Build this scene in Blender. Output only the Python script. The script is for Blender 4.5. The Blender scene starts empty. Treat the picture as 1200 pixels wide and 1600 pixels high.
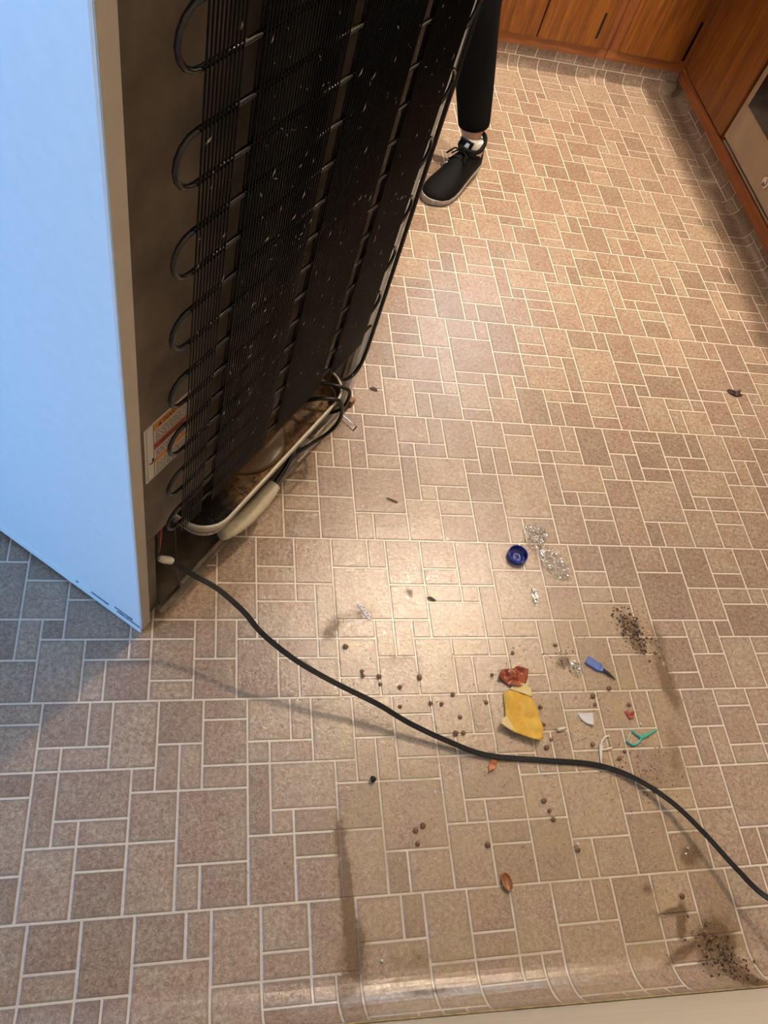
import bpy, bmesh, math, random
from mathutils import Vector, Matrix, noise
random.seed(7)
S = bpy.context.scene
C = bpy.context.collection
PI = math.pi

# ------------------------------------------------------------------ camera
cam_d = bpy.data.cameras.new('camera')
cam_d.sensor_fit = 'VERTICAL'; cam_d.sensor_height = 36.0; cam_d.lens = 36.0*1237.22/1600.0
cam_d.clip_start = 0.01; cam_d.clip_end = 60
cam = bpy.data.objects.new('camera', cam_d); C.objects.link(cam)
_r = Vector((0.97288817, -0.09453502, 0.21107284)); _d = Vector((0.03209697, -0.84862313, -0.52802327)); _f = Vector((0.22903799, 0.52048239, -0.82258111))
cam.matrix_world = Matrix(((_r.x, -_d.x, -_f.x, 0.24526), (_r.y, -_d.y, -_f.y, -0.47933), (_r.z, -_d.z, -_f.z, 1.40085), (0, 0, 0, 1)))
S.camera = cam

# ------------------------------------------------------------------ world, daylight, exposure
S.view_settings.view_transform = 'Standard'; S.view_settings.look = 'None'
S.view_settings.gamma = 1.0; S.view_settings.use_curve_mapping = False
S.view_settings.exposure = -0.12
S.cycles.max_bounces = 6; S.cycles.diffuse_bounces = 3; S.cycles.glossy_bounces = 3; S.cycles.transparent_max_bounces = 10
w = bpy.data.worlds.new('sky'); S.world = w; w.use_nodes = True
w.node_tree.nodes['Background'].inputs[0].default_value = (0.42, 0.62, 1.0, 1)
w.node_tree.nodes['Background'].inputs[1].default_value = 0.35
def area(name, loc, target, sx, sy, power, col):
    d = bpy.data.lights.new(name, 'AREA'); d.shape = 'RECTANGLE'; d.size = sx; d.size_y = sy; d.energy = power; d.color = col
    o = bpy.data.objects.new(name, d); C.objects.link(o); o.location = loc
    o.rotation_euler = (Vector(target)-Vector(loc)).to_track_quat('-Z', 'Y').to_euler()
    return o
area('daylight_through_side_window', (-2.03, -0.55, 0.64), (-1.0, -0.55, 0.64), 1.3, 1.0, 78, (0.22, 0.52, 1.0))
area('daylight_through_sink_window', (1.62, 3.03, 1.62), (1.62, 2.0, 1.62), 0.9, 0.85, 52, (0.66, 0.82, 1.0))
LAMP_POS = (1.34, 1.23, 2.30); LAMP_POWER = 104; LAMP_COL = (1.0, 0.80, 0.60)

# ------------------------------------------------------------------ material helpers
def new_mat(name):
    m = bpy.data.materials.new(name); m.use_nodes = True
    nt = m.node_tree
    return m, nt, nt.nodes['Principled BSDF']
def nd(nt, typ, **kw):
    n = nt.nodes.new(typ)
    for k, v in kw.items():
        if k.startswith('i_'):
            key = k[2:]
            n.inputs[int(key) if key.isdigit() else key].default_value = v
        else: setattr(n, k, v)
    return n
def lk(nt, a, b): nt.links.new(a, b)
def math_n(nt, op, a, b=None, c=None, clamp=False):
    n = nt.nodes.new('ShaderNodeMath'); n.operation = op; n.use_clamp = clamp
    for i, v in enumerate((a, b, c)):
        if v is None: continue
        if isinstance(v, (int, float)): n.inputs[i].default_value = v
        else: nt.links.new(v, n.inputs[i])
    return n.outputs[0]
def mixc(nt, fac, a, b, mode='MIX'):
    n = nt.nodes.new('ShaderNodeMix'); n.data_type = 'RGBA'; n.blend_type = mode
    for sock, v in ((n.inputs[0], fac), (n.inputs[6], a), (n.inputs[7], b)):
        if isinstance(v, (int, float)): sock.default_value = v
        elif isinstance(v, tuple): sock.default_value = (*v[:3], 1)
        else: nt.links.new(v, sock)
    return n.outputs[2]
def noise_n(nt, vec, scale, detail=3, rough=0.55, dist=0.0):
    n = nt.nodes.new('ShaderNodeTexNoise'); n.inputs['Scale'].default_value = scale; n.inputs['Detail'].default_value = detail
    n.inputs['Roughness'].default_value = rough; n.inputs['Distortion'].default_value = dist
    if vec is not None: nt.links.new(vec, n.inputs['Vector'])
    return n.outputs['Fac']
def ramp(nt, fac, lo, hi):
    n = nt.nodes.new('ShaderNodeMapRange'); n.clamp = True
    n.inputs[1].default_value = lo; n.inputs[2].default_value = hi
    nt.links.new(fac, n.inputs[0]); return n.outputs[0]
def geo_pos(nt): return nt.nodes.new('ShaderNodeNewGeometry').outputs['Position']
def obj_pos(nt): return nt.nodes.new('ShaderNodeTexCoord').outputs['Object']
def bump(nt, bsdf, h, strength=0.2, dist=0.002):
    b = nt.nodes.new('ShaderNodeBump'); b.inputs['Strength'].default_value = strength; b.inputs['Distance'].default_value = dist
    nt.links.new(h, b.inputs['Height']); nt.links.new(b.outputs[0], bsdf.inputs['Normal'])
def simple(name, col, rough=0.5, metal=0.0, var=0.12, scale=30.0, bumpy=0.0, spec=0.5, col2=None, coat=0.0):
    m, nt, b = new_mat(name)
    f = noise_n(nt, obj_pos(nt), scale, 4)
    c2 = col2 if col2 else tuple(max(0, c*(1-var*2)) for c in col)
    f2 = ramp(nt, f, 0.32, 0.68)
    lk(nt, mixc(nt, f2, c2, col), b.inputs['Base Color'])
    b.inputs['Roughness'].default_value = rough; b.inputs['Metallic'].default_value = metal
    b.inputs['Specular IOR Level'].default_value = spec
    if coat: b.inputs['Coat Weight'].default_value = coat
    if bumpy: bump(nt, b, f, bumpy, 0.002)
    return m
def clear_film(name, tint=(1, 1, 1), gloss=0.25, rough=0.12):
    m, nt, b = new_mat(name); nt.nodes.remove(b)
    t = nd(nt, 'ShaderNodeBsdfTransparent'); t.inputs[0].default_value = (*tint, 1)
    g = nd(nt, 'ShaderNodeBsdfGlossy'); g.inputs['Roughness'].default_value = rough; g.inputs[0].default_value = (1, 1, 1, 1)
    fr = nd(nt, 'ShaderNodeFresnel'); fr.inputs[0].default_value = 1.5
    f = math_n(nt, 'MULTIPLY_ADD', fr.outputs[0], 0.75, gloss, clamp=True)
    mx = nd(nt, 'ShaderNodeMixShader'); lk(nt, f, mx.inputs[0]); lk(nt, t.outputs[0], mx.inputs[1]); lk(nt, g.outputs[0], mx.inputs[2])
    lk(nt, mx.outputs[0], nt.nodes['Material Output'].inputs[0])
    return m

# soft-edged stains with a shape of their own, in room coordinates: (x, y, half length a, half width b, angle, strength)
STAINS = [
    (0.500, -0.33, 0.125, 0.012, 1.60, 0.75), (0.508, -0.42, 0.06, 0.020, 1.55, 0.7), (0.497, -0.245, 0.022, 0.014, 1.5, 0.7),
    (1.196, 0.02, 0.10, 0.020, 1.62, 0.55), (1.165, -0.13, 0.06, 0.022, 1.45, 0.36), (1.20, 0.10, 0.05, 0.02, 1.5, 0.45),
    (1.138, -0.455, 0.050, 0.034, 0.8, 0.9), (1.155, -0.492, 0.040, 0.022, 1.9, 1.0), (1.165, -0.510, 0.030, 0.010, 2.6, 1.0), (1.075, -0.462, 0.05, 0.009, 0.35, 0.75),
    (1.088, -0.415, 0.03, 0.010, 1.2, 0.8), (1.137, -0.312, 0.020, 0.016, 0.5, 0.85), (1.04, -0.36, 0.016, 0.012, 0.2, 0.45), (1.073, -0.40, 0.03, 0.006, 0.1, 0.7),
    (1.146, 0.140, 0.032, 0.022, 2.0, 0.75), (1.15, 0.10, 0.022, 0.015, 1.9, 0.8), (0.975, 0.062, 0.018, 0.014, 0.6, 0.7),
    (0.505, 0.135, 0.055, 0.022, 1.2, 0.38), (0.56, 0.165, 0.06, 0.016, 0.2, 0.34), (0.628, 0.072, 0.03, 0.022, 0.3, 0.30), (0.67, 0.215, 0.010, 0.010, 0, 0.6),
    (0.606, -0.433, 0.04, 0.014, 0.05, 0.35), (0.62, -0.478, 0.05, 0.005, 0.0, 0.5), (1.12, -0.17, 0.06, 0.025, 1.2, 0.26),
    (0.585, 0.645, 0.04, 0.012, -0.6, 0.22), (0.50, -0.45, 0.06, 0.03, 1.5, 0.45), (0.30, 0.20, 0.10, 0.02, 0.92, 0.3), (1.945, 2.315, 0.05, 0.04, 0.0, 1.0)]
def stain_mask(nt, pos):
    warp = noise_n(nt, pos, 34, 5, 0.7)
    sep = nd(nt, 'ShaderNodeSeparateXYZ'); lk(nt, pos, sep.inputs[0]); X, Y = sep.outputs[0], sep.outputs[1]
    tot = None
    for (cx, cy, a, b_, th, st) in STAINS:
        dx = math_n(nt, 'SUBTRACT', X, cx); dy = math_n(nt, 'SUBTRACT', Y, cy)
        ca, sa = math.cos(th), math.sin(th)
        u = math_n(nt, 'MULTIPLY_ADD', dx, ca/a, math_n(nt, 'MULTIPLY', dy, sa/a))
        v = math_n(nt, 'MULTIPLY_ADD', dx, -sa/b_, math_n(nt, 'MULTIPLY', dy, ca/b_))
        r2 = math_n(nt, 'MULTIPLY_ADD', u, u, math_n(nt, 'MULTIPLY', v, v))
        g = math_n(nt, 'MULTIPLY', math_n(nt, 'POWER', 2.718, math_n(nt, 'MULTIPLY', r2, -1.0)), st)
        tot = g if tot is None else math_n(nt, 'MAXIMUM', tot, g)
    e = math_n(nt, 'ADD', tot, math_n(nt, 'MULTIPLY', math_n(nt, 'SUBTRACT', warp, 0.5), 1.5))
    return math_n(nt, 'MULTIPLY', ramp(nt, e, 0.08, 0.46), ramp(nt, tot, 0.03, 0.30), clamp=True)

def vinyl_mat(name, is_tile, stained=True):
    m, nt, b = new_mat(name)
    pos = geo_pos(nt)
    fine = noise_n(nt, pos, 420, 3, 0.65)
    mid = noise_n(nt, pos, 130, 5, 0.72, 0.5)
    big = noise_n(nt, pos, 17, 3, 0.55)
    if is_tile:
        geo = nt.nodes.new('ShaderNodeNewGeometry'); oi = nt.nodes.new('ShaderNodeObjectInfo')
        rnd = math_n(nt, 'FRACT', math_n(nt, 'ADD', math_n(nt, 'MULTIPLY', geo.outputs['Random Per Island'], 3.7), oi.outputs['Random']))
        c = mixc(nt, ramp(nt, mid, 0.34, 0.66), (0.270, 0.196, 0.140), mixc(nt, ramp(nt, big, 0.36, 0.64), (0.575, 0.440, 0.350), (0.530, 0.452, 0.345)))
        c = mixc(nt, ramp(nt, big, 0.35, 0.7), mixc(nt, 1.0, c, (0.86, 0.82, 0.80), 'MULTIPLY'), c)
        sp = math_n(nt, 'MULTIPLY', ramp(nt, fine, 0.50, 0.64), 0.55)
        c = mixc(nt, sp, c, (0.20, 0.13, 0.085))
        lt = math_n(nt, 'MULTIPLY', ramp(nt, fine, 0.46, 0.30), 0.28)
        c = mixc(nt, lt, c, (0.72, 0.62, 0.50))
        tone = nt.nodes.new('ShaderNodeValToRGB'); lk(nt, rnd, tone.inputs[0])
        tone.color_ramp.elements[0].color = (0.80, 0.765, 0.745, 1); tone.color_ramp.elements[1].color = (1.0, 0.985, 0.96, 1)
        e2 = tone.color_ramp.elements.new(0.45); e2.color = (0.96, 0.90, 0.885, 1)
        e3 = tone.color_ramp.elements.new(0.75); e3.color = (1.10, 1.08, 1.04, 1)
        c = mixc(nt, 1.0, c, tone.outputs[0], 'MULTIPLY')
        at = nd(nt, 'ShaderNodeAttribute', attribute_name='edge')
        c = mixc(nt, math_n(nt, 'MULTIPLY', at.outputs['Fac'], 0.55), c, (0.24, 0.175, 0.13))
    else:
        c = mixc(nt, ramp(nt, mid, 0.3, 0.7), (0.66, 0.565, 0.455), (0.77, 0.68, 0.565))
    sep = nd(nt, 'ShaderNodeSeparateXYZ'); lk(nt, pos, sep.inputs[0])
    if not stained:
        st = None
    # trodden grime that lies over the part of the floor where the refrigerator used to stand
    if stained:
        inx = math_n(nt, 'MULTIPLY', ramp(nt, sep.outputs[0], 0.45, 0.52), ramp(nt, sep.outputs[0], 1.23, 1.17))
        iny = math_n(nt, 'MULTIPLY', ramp(nt, sep.outputs[1], 0.26, 0.14), ramp(nt, big, 0.25, 0.7))
        film = math_n(nt, 'MULTIPLY', math_n(nt, 'MULTIPLY', inx, iny), 0.55)
        c = mixc(nt, film, c, (0.37, 0.255, 0.115))
        st = stain_mask(nt, pos)
        c = mixc(nt, math_n(nt, 'MULTIPLY', st, 0.92), c, mixc(nt, ramp(nt, fine, 0.4, 0.6), (0.075, 0.036, 0.013), (0.17, 0.090, 0.028)))
    lk(nt, c, b.inputs['Base Color'])
    rg = math_n(nt, 'ADD', math_n(nt, 'MULTIPLY', mid, 0.20), 0.05)
    if stained: rg = math_n(nt, 'ADD', rg, math_n(nt, 'MULTIPLY', st, 0.3))
    lk(nt, rg, b.inputs['Roughness'])
    b.inputs['Specular IOR Level'].default_value = 0.7
    hh = math_n(nt, 'ADD', math_n(nt, 'MULTIPLY', mid, 0.9), math_n(nt, 'ADD', math_n(nt, 'MULTIPLY', fine, 0.25), math_n(nt, 'MULTIPLY', big, 1.2)))
    bump(nt, b, hh, 0.30, 0.0022)
    return m

def wood_mat(name, c1, c2, c3, axis='Z', rough=0.5):
    m, nt, b = new_mat(name)
    mp = nd(nt, 'ShaderNodeMapping'); lk(nt, geo_pos(nt), mp.inputs[0])
    sc = {'Z': (1, 1, 0.055), 'X': (0.055, 1, 1), 'Y': (1, 0.055, 1)}[axis]
    mp.inputs['Scale'].default_value = sc
    g = noise_n(nt, mp.outputs[0], 95, 5, 0.7, 0.4)
    g2 = noise_n(nt, mp.outputs[0], 16, 3, 0.6, 1.2)
    c = mixc(nt, ramp(nt, g2, 0.32, 0.7), c1, c2)
    c = mixc(nt, math_n(nt, 'MULTIPLY', ramp(nt, g, 0.50, 0.72), 0.75), c, c3)
    c = mixc(nt, math_n(nt, 'MULTIPLY', ramp(nt, g, 0.47, 0.28), 0.7), c, tuple(x*0.45 for x in c1))
    lk(nt, c, b.inputs['Base Color']); b.inputs['Roughness'].default_value = rough
    bump(nt, b, g, 0.15, 0.001)
    return m

M = {}
M['tile'] = vinyl_mat('vinyl_tile_print', True, False)
M['tile_stained'] = vinyl_mat('vinyl_tile_print_soiled', True, True)
M['grout'] = vinyl_mat('vinyl_joint', False)
M['wood'] = wood_mat('oiled_oak_veneer', (0.15, 0.042, 0.004), (0.28, 0.092, 0.009), (0.40, 0.155, 0.022))
M['wood_dark'] = wood_mat('stained_frame_wood', (0.20, 0.058, 0.014), (0.27, 0.085, 0.020), (0.34, 0.13, 0.036))
M['wood_rail'] = wood_mat('stained_rail_wood', (0.23, 0.070, 0.015), (0.32, 0.11, 0.025), (0.42, 0.17, 0.05), 'X')
M['wood_trim'] = wood_mat('red_brown_trim', (0.24, 0.062, 0.014), (0.36, 0.105, 0.022), (0.45, 0.16, 0.04), 'Y')
M['wall'] = simple('cream_paint', (0.58, 0.495, 0.365), 0.6, var=0.05, scale=12, bumpy=0.05)
M['wall_cool'] = simple('slate_blue_paint', (0.24, 0.31, 0.40), 0.7, var=0.05, scale=12)  # unseen walls toned cool to cut warm bounce on the refrigerator
M['ceil'] = simple('white_ceiling_paint', (0.80, 0.78, 0.74), 0.8, var=0.03)
M['white'] = simple('white_enamel', (0.80, 0.81, 0.82), 0.34, var=0.02, scale=60)
M['flange'] = simple('beige_shaded_enamel', (0.46, 0.41, 0.34), 0.5, var=0.05, scale=40)  # rear flange: shade mixed into white enamel; kick panel: its own beige
M['black'] = simple('black_painted_steel', (0.005, 0.005, 0.006), 0.20, var=0.2, scale=80, spec=0.5)
M['blackwire'] = simple('black_coated_wire', (0.0032, 0.0027, 0.0025), 0.36, var=0.2, scale=80, spec=0.15)
M['rubber'] = simple('black_rubber_cord', (0.009, 0.0095, 0.011), 0.34, var=0.2, scale=90, spec=0.35)
M['darkmetal'] = simple('dirty_brown_steel', (0.115, 0.090, 0.062), 0.55, var=0.35, scale=26, bumpy=0.1)
M['railmetal'] = simple('dull_zinc_rail', (0.30, 0.25, 0.20), 0.45, 0.3, var=0.25, scale=40)
M['cabmetal'] = simple('galvanised_back_panel', (0.165, 0.130, 0.092), 0.50, 0.2, var=0.28, scale=14, bumpy=0.06, col2=(0.070, 0.052, 0.036))
M['plastic_white'] = simple('aged_white_plastic', (0.68, 0.63, 0.53), 0.4, var=0.07)
M['foam'] = simple('cream_foam_sleeve', (0.66, 0.585, 0.43), 0.7, var=0.10, scale=50, bumpy=0.1)
M['tan'] = simple('tan_plastic', (0.16, 0.085, 0.030), 0.4, var=0.15, scale=20)
M['lint'] = simple('grey_lint', (0.30, 0.26, 0.22), 0.95, var=0.2)
def pan_mat():
    m, nt, b = new_mat('stained_drain_pan')
    p = obj_pos(nt); n1 = noise_n(nt, p, 22, 5, 0.7, 0.5); n2 = noise_n(nt, p, 70, 5, 0.75)
    c = mixc(nt, ramp(nt, n1, 0.38, 0.62), (0.11, 0.050, 0.016), (0.29, 0.18, 0.078))
    c = mixc(nt, ramp(nt, n2, 0.52, 0.60), c, (0.06, 0.022, 0.012))
    sep = nd(nt, 'ShaderNodeSeparateXYZ'); lk(nt, p, sep.inputs[0])
    x = math_n(nt, 'ADD', sep.outputs[0], math_n(nt, 'MULTIPLY', n1, 0.09))
    c = mixc(nt, ramp(nt, x, 0.325, 0.275), c, (0.010, 0.006, 0.005))   # dried black sludge at one end
    lk(nt, c, b.inputs['Base Color']); b.inputs['Roughness'].default_value = 0.42
    bump(nt, b, n2, 0.4, 0.003)
    return m
M['pan'] = pan_mat()
M['glass'] = clear_film('window_glass', (0.97, 0.99, 1.0), 0.02, 0.02)

# ------------------------------------------------------------------ mesh helpers
class MB:
    def __init__(s): s.v = []; s.f = []; s.sm = []
    def add(s, vs, fs, smooth=False):
        o = len(s.v); s.v += [tuple(v) for v in vs]; s.f += [tuple(i+o for i in f) for f in fs]; s.sm += [smooth]*len(fs); return s
    def box(s, a, b, bev=0.0):
        x0, y0, z0 = a; x1, y1, z1 = b
        if x0 > x1: x0, x1 = x1, x0
        if y0 > y1: y0, y1 = y1, y0
        if z0 > z1: z0, z1 = z1, z0
        if bev <= 0:
            return s.add([(x0,y0,z0),(x1,y0,z0),(x1,y1,z0),(x0,y1,z0),(x0,y0,z1),(x1,y0,z1),(x1,y1,z1),(x0,y1,z1)],
                         [(0,3,2,1),(4,5,6,7),(0,1,5,4),(1,2,6,5),(2,3,7,6),(3,0,4,7)])
        bm = bmesh.new(); bmesh.ops.create_cube(bm, size=1.0)
        for v in bm.verts: v.co = Vector(((x0+x1)/2+v.co.x*(x1-x0), (y0+y1)/2+v.co.y*(y1-y0), (z0+z1)/2+v.co.z*(z1-z0)))
        bmesh.ops.bevel(bm, geom=bm.edges[:], offset=min(bev, 0.45*min(x1-x0, y1-y0, z1-z0)), segments=2, affect='EDGES', profile=0.5)
        bm.verts.index_update()
        s.add([v.co[:] for v in bm.verts], [[v.index for v in f.verts] for f in bm.faces]); bm.free(); return s
    def tube(s, path, r, seg=8, closed=False, flat=1.0, caps=True, side=None):
        path = [Vector(p) for p in path]; n = len(path); rings = []
        rr = r if isinstance(r, (list, tuple)) else [r]*n
        prev = None
        for i, p in enumerate(path):
            if closed: t = (path[(i+1) % n]-path[i-1])
            else: t = path[min(i+1, n-1)]-path[max(i-1, 0)]
            t.normalize()
            if prev is None:
                up = Vector(side) if side else (Vector((0, 0, 1)) if abs(t.z) < 0.9 else Vector((1, 0, 0)))
                a = t.cross(up).normalized()
            else:
                a = (prev - t*prev.dot(t)).normalized()
            b = a.cross(t); prev = a
            rings.append([p + (a*math.cos(2*PI*k/seg)*rr[i] + b*math.sin(2*PI*k/seg)*rr[i]*flat) for k in range(seg)])
        vs = [q for g in rings for q in g]; fs = []
        for i in range(n if closed else n-1):
            j = (i+1) % n
            for k in range(seg):
                k2 = (k+1) % seg; fs.append((i*seg+k, j*seg+k, j*seg+k2, i*seg+k2))
        if caps and not closed:
            fs.append(tuple(range(seg))); fs.append(tuple((n-1)*seg+k for k in reversed(range(seg))))
        return s.add(vs, fs, True)
    def loft(s, rings, cap0=True, cap1=True, smooth=True, closed_ring=True):
        n = len(rings); m = len(rings[0]); vs = [q for g in rings for q in g]; fs = []
        for i in range(n-1):
            for k in range(m if closed_ring else m-1):
                k2 = (k+1) % m; fs.append((i*m+k, i*m+k2, (i+1)*m+k2, (i+1)*m+k))
        if cap0: fs.append(tuple(reversed(range(m))))
        if cap1: fs.append(tuple((n-1)*m+k for k in range(m)))
        return s.add(vs, fs, smooth)
    def lathe(s, prof, seg=24, c=(0, 0, 0)):
        rings = [[(c[0]+r*math.cos(2*PI*k/seg), c[1]+r*math.sin(2*PI*k/seg), c[2]+z) for k in range(seg)] for r, z in prof]
        return s.loft(rings, prof[0][0] > 1e-6, prof[-1][0] > 1e-6)
    def prism(s, poly, z0, z1):
        n = len(poly)
        return s.add([(x, y, z0) for x, y in poly]+[(x, y, z1) for x, y in poly],
                     [tuple(reversed(range(n))), tuple(range(n, 2*n))]+[(i, (i+1) % n, n+(i+1) % n, n+i) for i in range(n)])
    def build(s, name, mat, parent=None, smooth=None, loc=None):
        me = bpy.data.meshes.new(name); me.from_pydata(s.v, [], s.f)
        for p, q in zip(me.polygons, s.sm): p.use_smooth = q if smooth is None else smooth
        me.update(); me.materials.append(M[mat] if isinstance(mat, str) else mat)
        o = bpy.data.objects.new(name, me); C.objects.link(o)
        if parent: o.parent = parent
        if loc: o.location = loc
        return o
def tag(o, label=None, cat=None, group=None, kind=None):
    if label: o['label'] = label
    if cat: o['category'] = cat
    if group: o['group'] = group
    if kind: o['kind'] = kind
    return o
def empty(name, loc=(0, 0, 0), rz=0.0):
    o = bpy.data.objects.new(name, None); C.objects.link(o); o.location = loc; o.rotation_euler = (0, 0, rz); o.empty_display_size = 0.05
    return o
def smooth_path(pts, n=8):
    P = [Vector(p) for p in pts]; out = []
    for i in range(len(P)-1):
        p0, p1, p2, p3 = P[max(i-1, 0)], P[i], P[i+1], P[min(i+2, len(P)-1)]
        for k in range(n):
            t = k/n
            out.append(0.5*((2*p1)+(p2-p0)*t+(2*p0-5*p1+4*p2-p3)*t*t+(3*p1-p0-3*p2+p3)*t**3))
    out.append(P[-1]); return out

# ------------------------------------------------------------------ the coved vinyl floor
U = 0.0381
XR, RR, ZR = 1.955, 0.030, 0.058      # right cove: plane, radius, top
YB, RB, ZB = 2.336, 0.030, 0.078      # back cove
RN, ZN = 0.060, 0.200                 # cove of the near wall
NX0 = -0.50                            # the near wall starts here
def near_y(x): return -0.505-0.0235*(x-0.47)
X_MIN, Y_MIN = -1.95, -2.2
S_MAX = XR-RR+PI/2*RR+(ZR-RR); T_MAX = YB-RB+PI/2*RB+(ZB-RB)
def bend(u, r):
    if u <= 0: return u, 0.0, 0.0
    if u < PI/2*r: a = u/r; return r*math.sin(a), r*(1-math.cos(a)), a
    return r, r+(u-PI/2*r), PI/2
def cove(s, t, h, mode):
    """pattern coordinates on the unrolled sheet -> point in the room"""
    if mode == 'R':
        du, z, a = bend(s-(XR-RR), RR); return (XR-RR+du-math.sin(a)*h, t, z+math.cos(a)*h)
    if mode == 'B':
        du, z, a = bend(t-(YB-RB), RB); return (s, YB-RB+du-math.sin(a)*h, z+math.cos(a)*h)
    if mode == 'N':
        y0 = near_y(s)+RN
        du, z, a = bend(y0-t, RN); return (s, y0-du+math.sin(a)*h, z+math.cos(a)*h)
    return (s, t, h)
YBK = [0, 0.96, 2.02, 3.04, 4.06, 5.09, 6.11, 7.10, 8.0, 8.848]
PER = YBK[9]
TA = [(0,0,2,2),(2,0,3,2),(0,2,1,3),(1,2,3,3),(3,0,5,3),(5,0,7,2),(5,2,6,4),(6,2,7,4),(7,0,9,1),(7,1,9,3),(7,3,9,4),(0,3,1,6),
      (1,3,4,5),(4,3,5,4),(4,4,6,6),(6,4,9,7),(1,5,2,6),(2,5,4,6),(0,6,2,9),(2,6,4,7),(2,7,4,9),(4,6,6,9),(6,7,7,9),(7,7,9,9)]
GAP = 0.0037
rects = []
for band in range(-8, 8):
    for k in range(-8, 8):
        for (x0, y0, x1, y1) in TA:
            a, b_ = YBK[y0], YBK[y1]
            if band % 2 == 0: X0, X1, Y0, Y1 = x0+9*k, x1+9*k, band*PER+a, band*PER+b_
            else: X0, X1, Y0, Y1 = 9-x1+4.5+9*k, 9-x0+4.5+9*k, band*PER+PER-b_, band*PER+PER-a
            rects.append((X0*U+GAP/2, X1*U-GAP/2, -Y1*U+GAP/2, -Y0*U-GAP/2))
def linspace_cuts(a, b, cuts, step):
    L = b-a; e1, e2 = min(0.0010, L*0.2), min(0.0055, L*0.35)
    out = [a, a+e1, a+e2]
    if cuts:
        n = max(1, int((L-2*e2)/step))
        out += [a+e2+(L-2*e2)*i/n for i in range(1, n)]
    return out+[b-e2, b-e1, b]
def tile_geom(s0, s1, t0, t1, mode, ox=0.0, oy=0.0):
    us = linspace_cuts(s0, s1, mode == 'R', 0.006); vs = linspace_cuts(t0, t1, mode in 'BN', 0.007)
    V = []; E = []; n, m = len(us), len(vs)
    for j, t in enumerate(vs):
        for i, s in enumerate(us):
            rim = i in (0, n-1) or j in (0, m-1)
            q = cove(s, t, 0.0001 if rim else 0.0009, mode)
            V.append((q[0]-ox, q[1]-oy, q[2])); E.append(1.0 if (i in (0, 1, n-2, n-1) or j in (0, 1, m-2, m-1)) else 0.0)
    Fc = [(j*n+i, j*n+i+1, (j+1)*n+i+1, (j+1)*n+i) for j in range(m-1) for i in range(n-1)]
    return V, E, Fc
def near_stain(s0, s1, t0, t1):
    return (0.40 < s1 and s0 < 1.30 and t0 < 0.30 and t1 > -0.8) or (s1 > 0.2 and s0 < 0.65 and t1 > 0.1 and t0 < 0.70)
def tile_mesh(name, V, E, Fc, mat='tile'):
    me = bpy.data.meshes.new(name); me.from_pydata(V, [], Fc); me.update()
    at = me.attributes.new('edge', 'FLOAT', 'POINT'); at.data.foreach_set('value', E)
    me.materials.append(M[mat]); return me
def project_px(P):
    d = Vector(P)-Vector((0.24526, -0.47933, 1.40085)); z = d.dot(_f)
    if z < 0.05: return None
    return (600+1237.22*d.dot(_r)/z, 800+1237.22*d.dot(_d)/z, z)

# the printed joint colour is the sheet itself
fl = MB()
sx = [X_MIN]+[X_MIN+0.1*i for i in range(1, 24)]
def sheet(us, vs, mode, clipf=None):
    n = len(us)
    V = [cove(u, v, 0.0, mode) for v in vs for u in us]
    fl.add(V, [(j*n+i, j*n+i+1, (j+1)*n+i+1, (j+1)*n+i) for j in range(len(vs)-1) for i in range(n-1)], True)
arcR = [XR-RR+PI/2*RR*i/10 for i in range(11)]+[S_MAX]
arcB = [YB-RB+PI/2*RB*i/10 for i in range(11)]+[T_MAX]
sheet([X_MIN, NX0], [Y_MIN, near_y(NX0)+RN], 'F')
sheet([X_MIN, NX0], [near_y(NX0)+RN, YB-RB], 'F')
fl.add([(NX0, near_y(NX0)+RN, 0), (XR-RR, near_y(XR)+RN, 0), (XR-RR, YB-RB, 0), (NX0, YB-RB, 0)], [(0, 1, 2, 3)])
nus = [NX0+(XR-NX0)*i/20 for i in range(21)]
nv = []
for j in range(14):
    a = PI/2*RN*j/12 if j <= 12 else PI/2*RN+(ZN-RN)
    nv.append([cove(u, near_y(u)+RN-a, 0, 'N') for u in nus])
fl.loft(list(reversed(nv)), False, False, True, False)
fl.add([q[0] for q in nv]+[(NX0, near_y(NX0), 0)], [tuple(range(len(nv)+1))])
sheet(arcR, [near_y(XR)+RN, YB], 'R')
sheet([X_MIN, XR], arcB, 'B')
floor = fl.build('floor', 'grout'); tag(floor, 'tan vinyl sheet floor with printed stone tiles and coved edges', None, None, 'structure')

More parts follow.
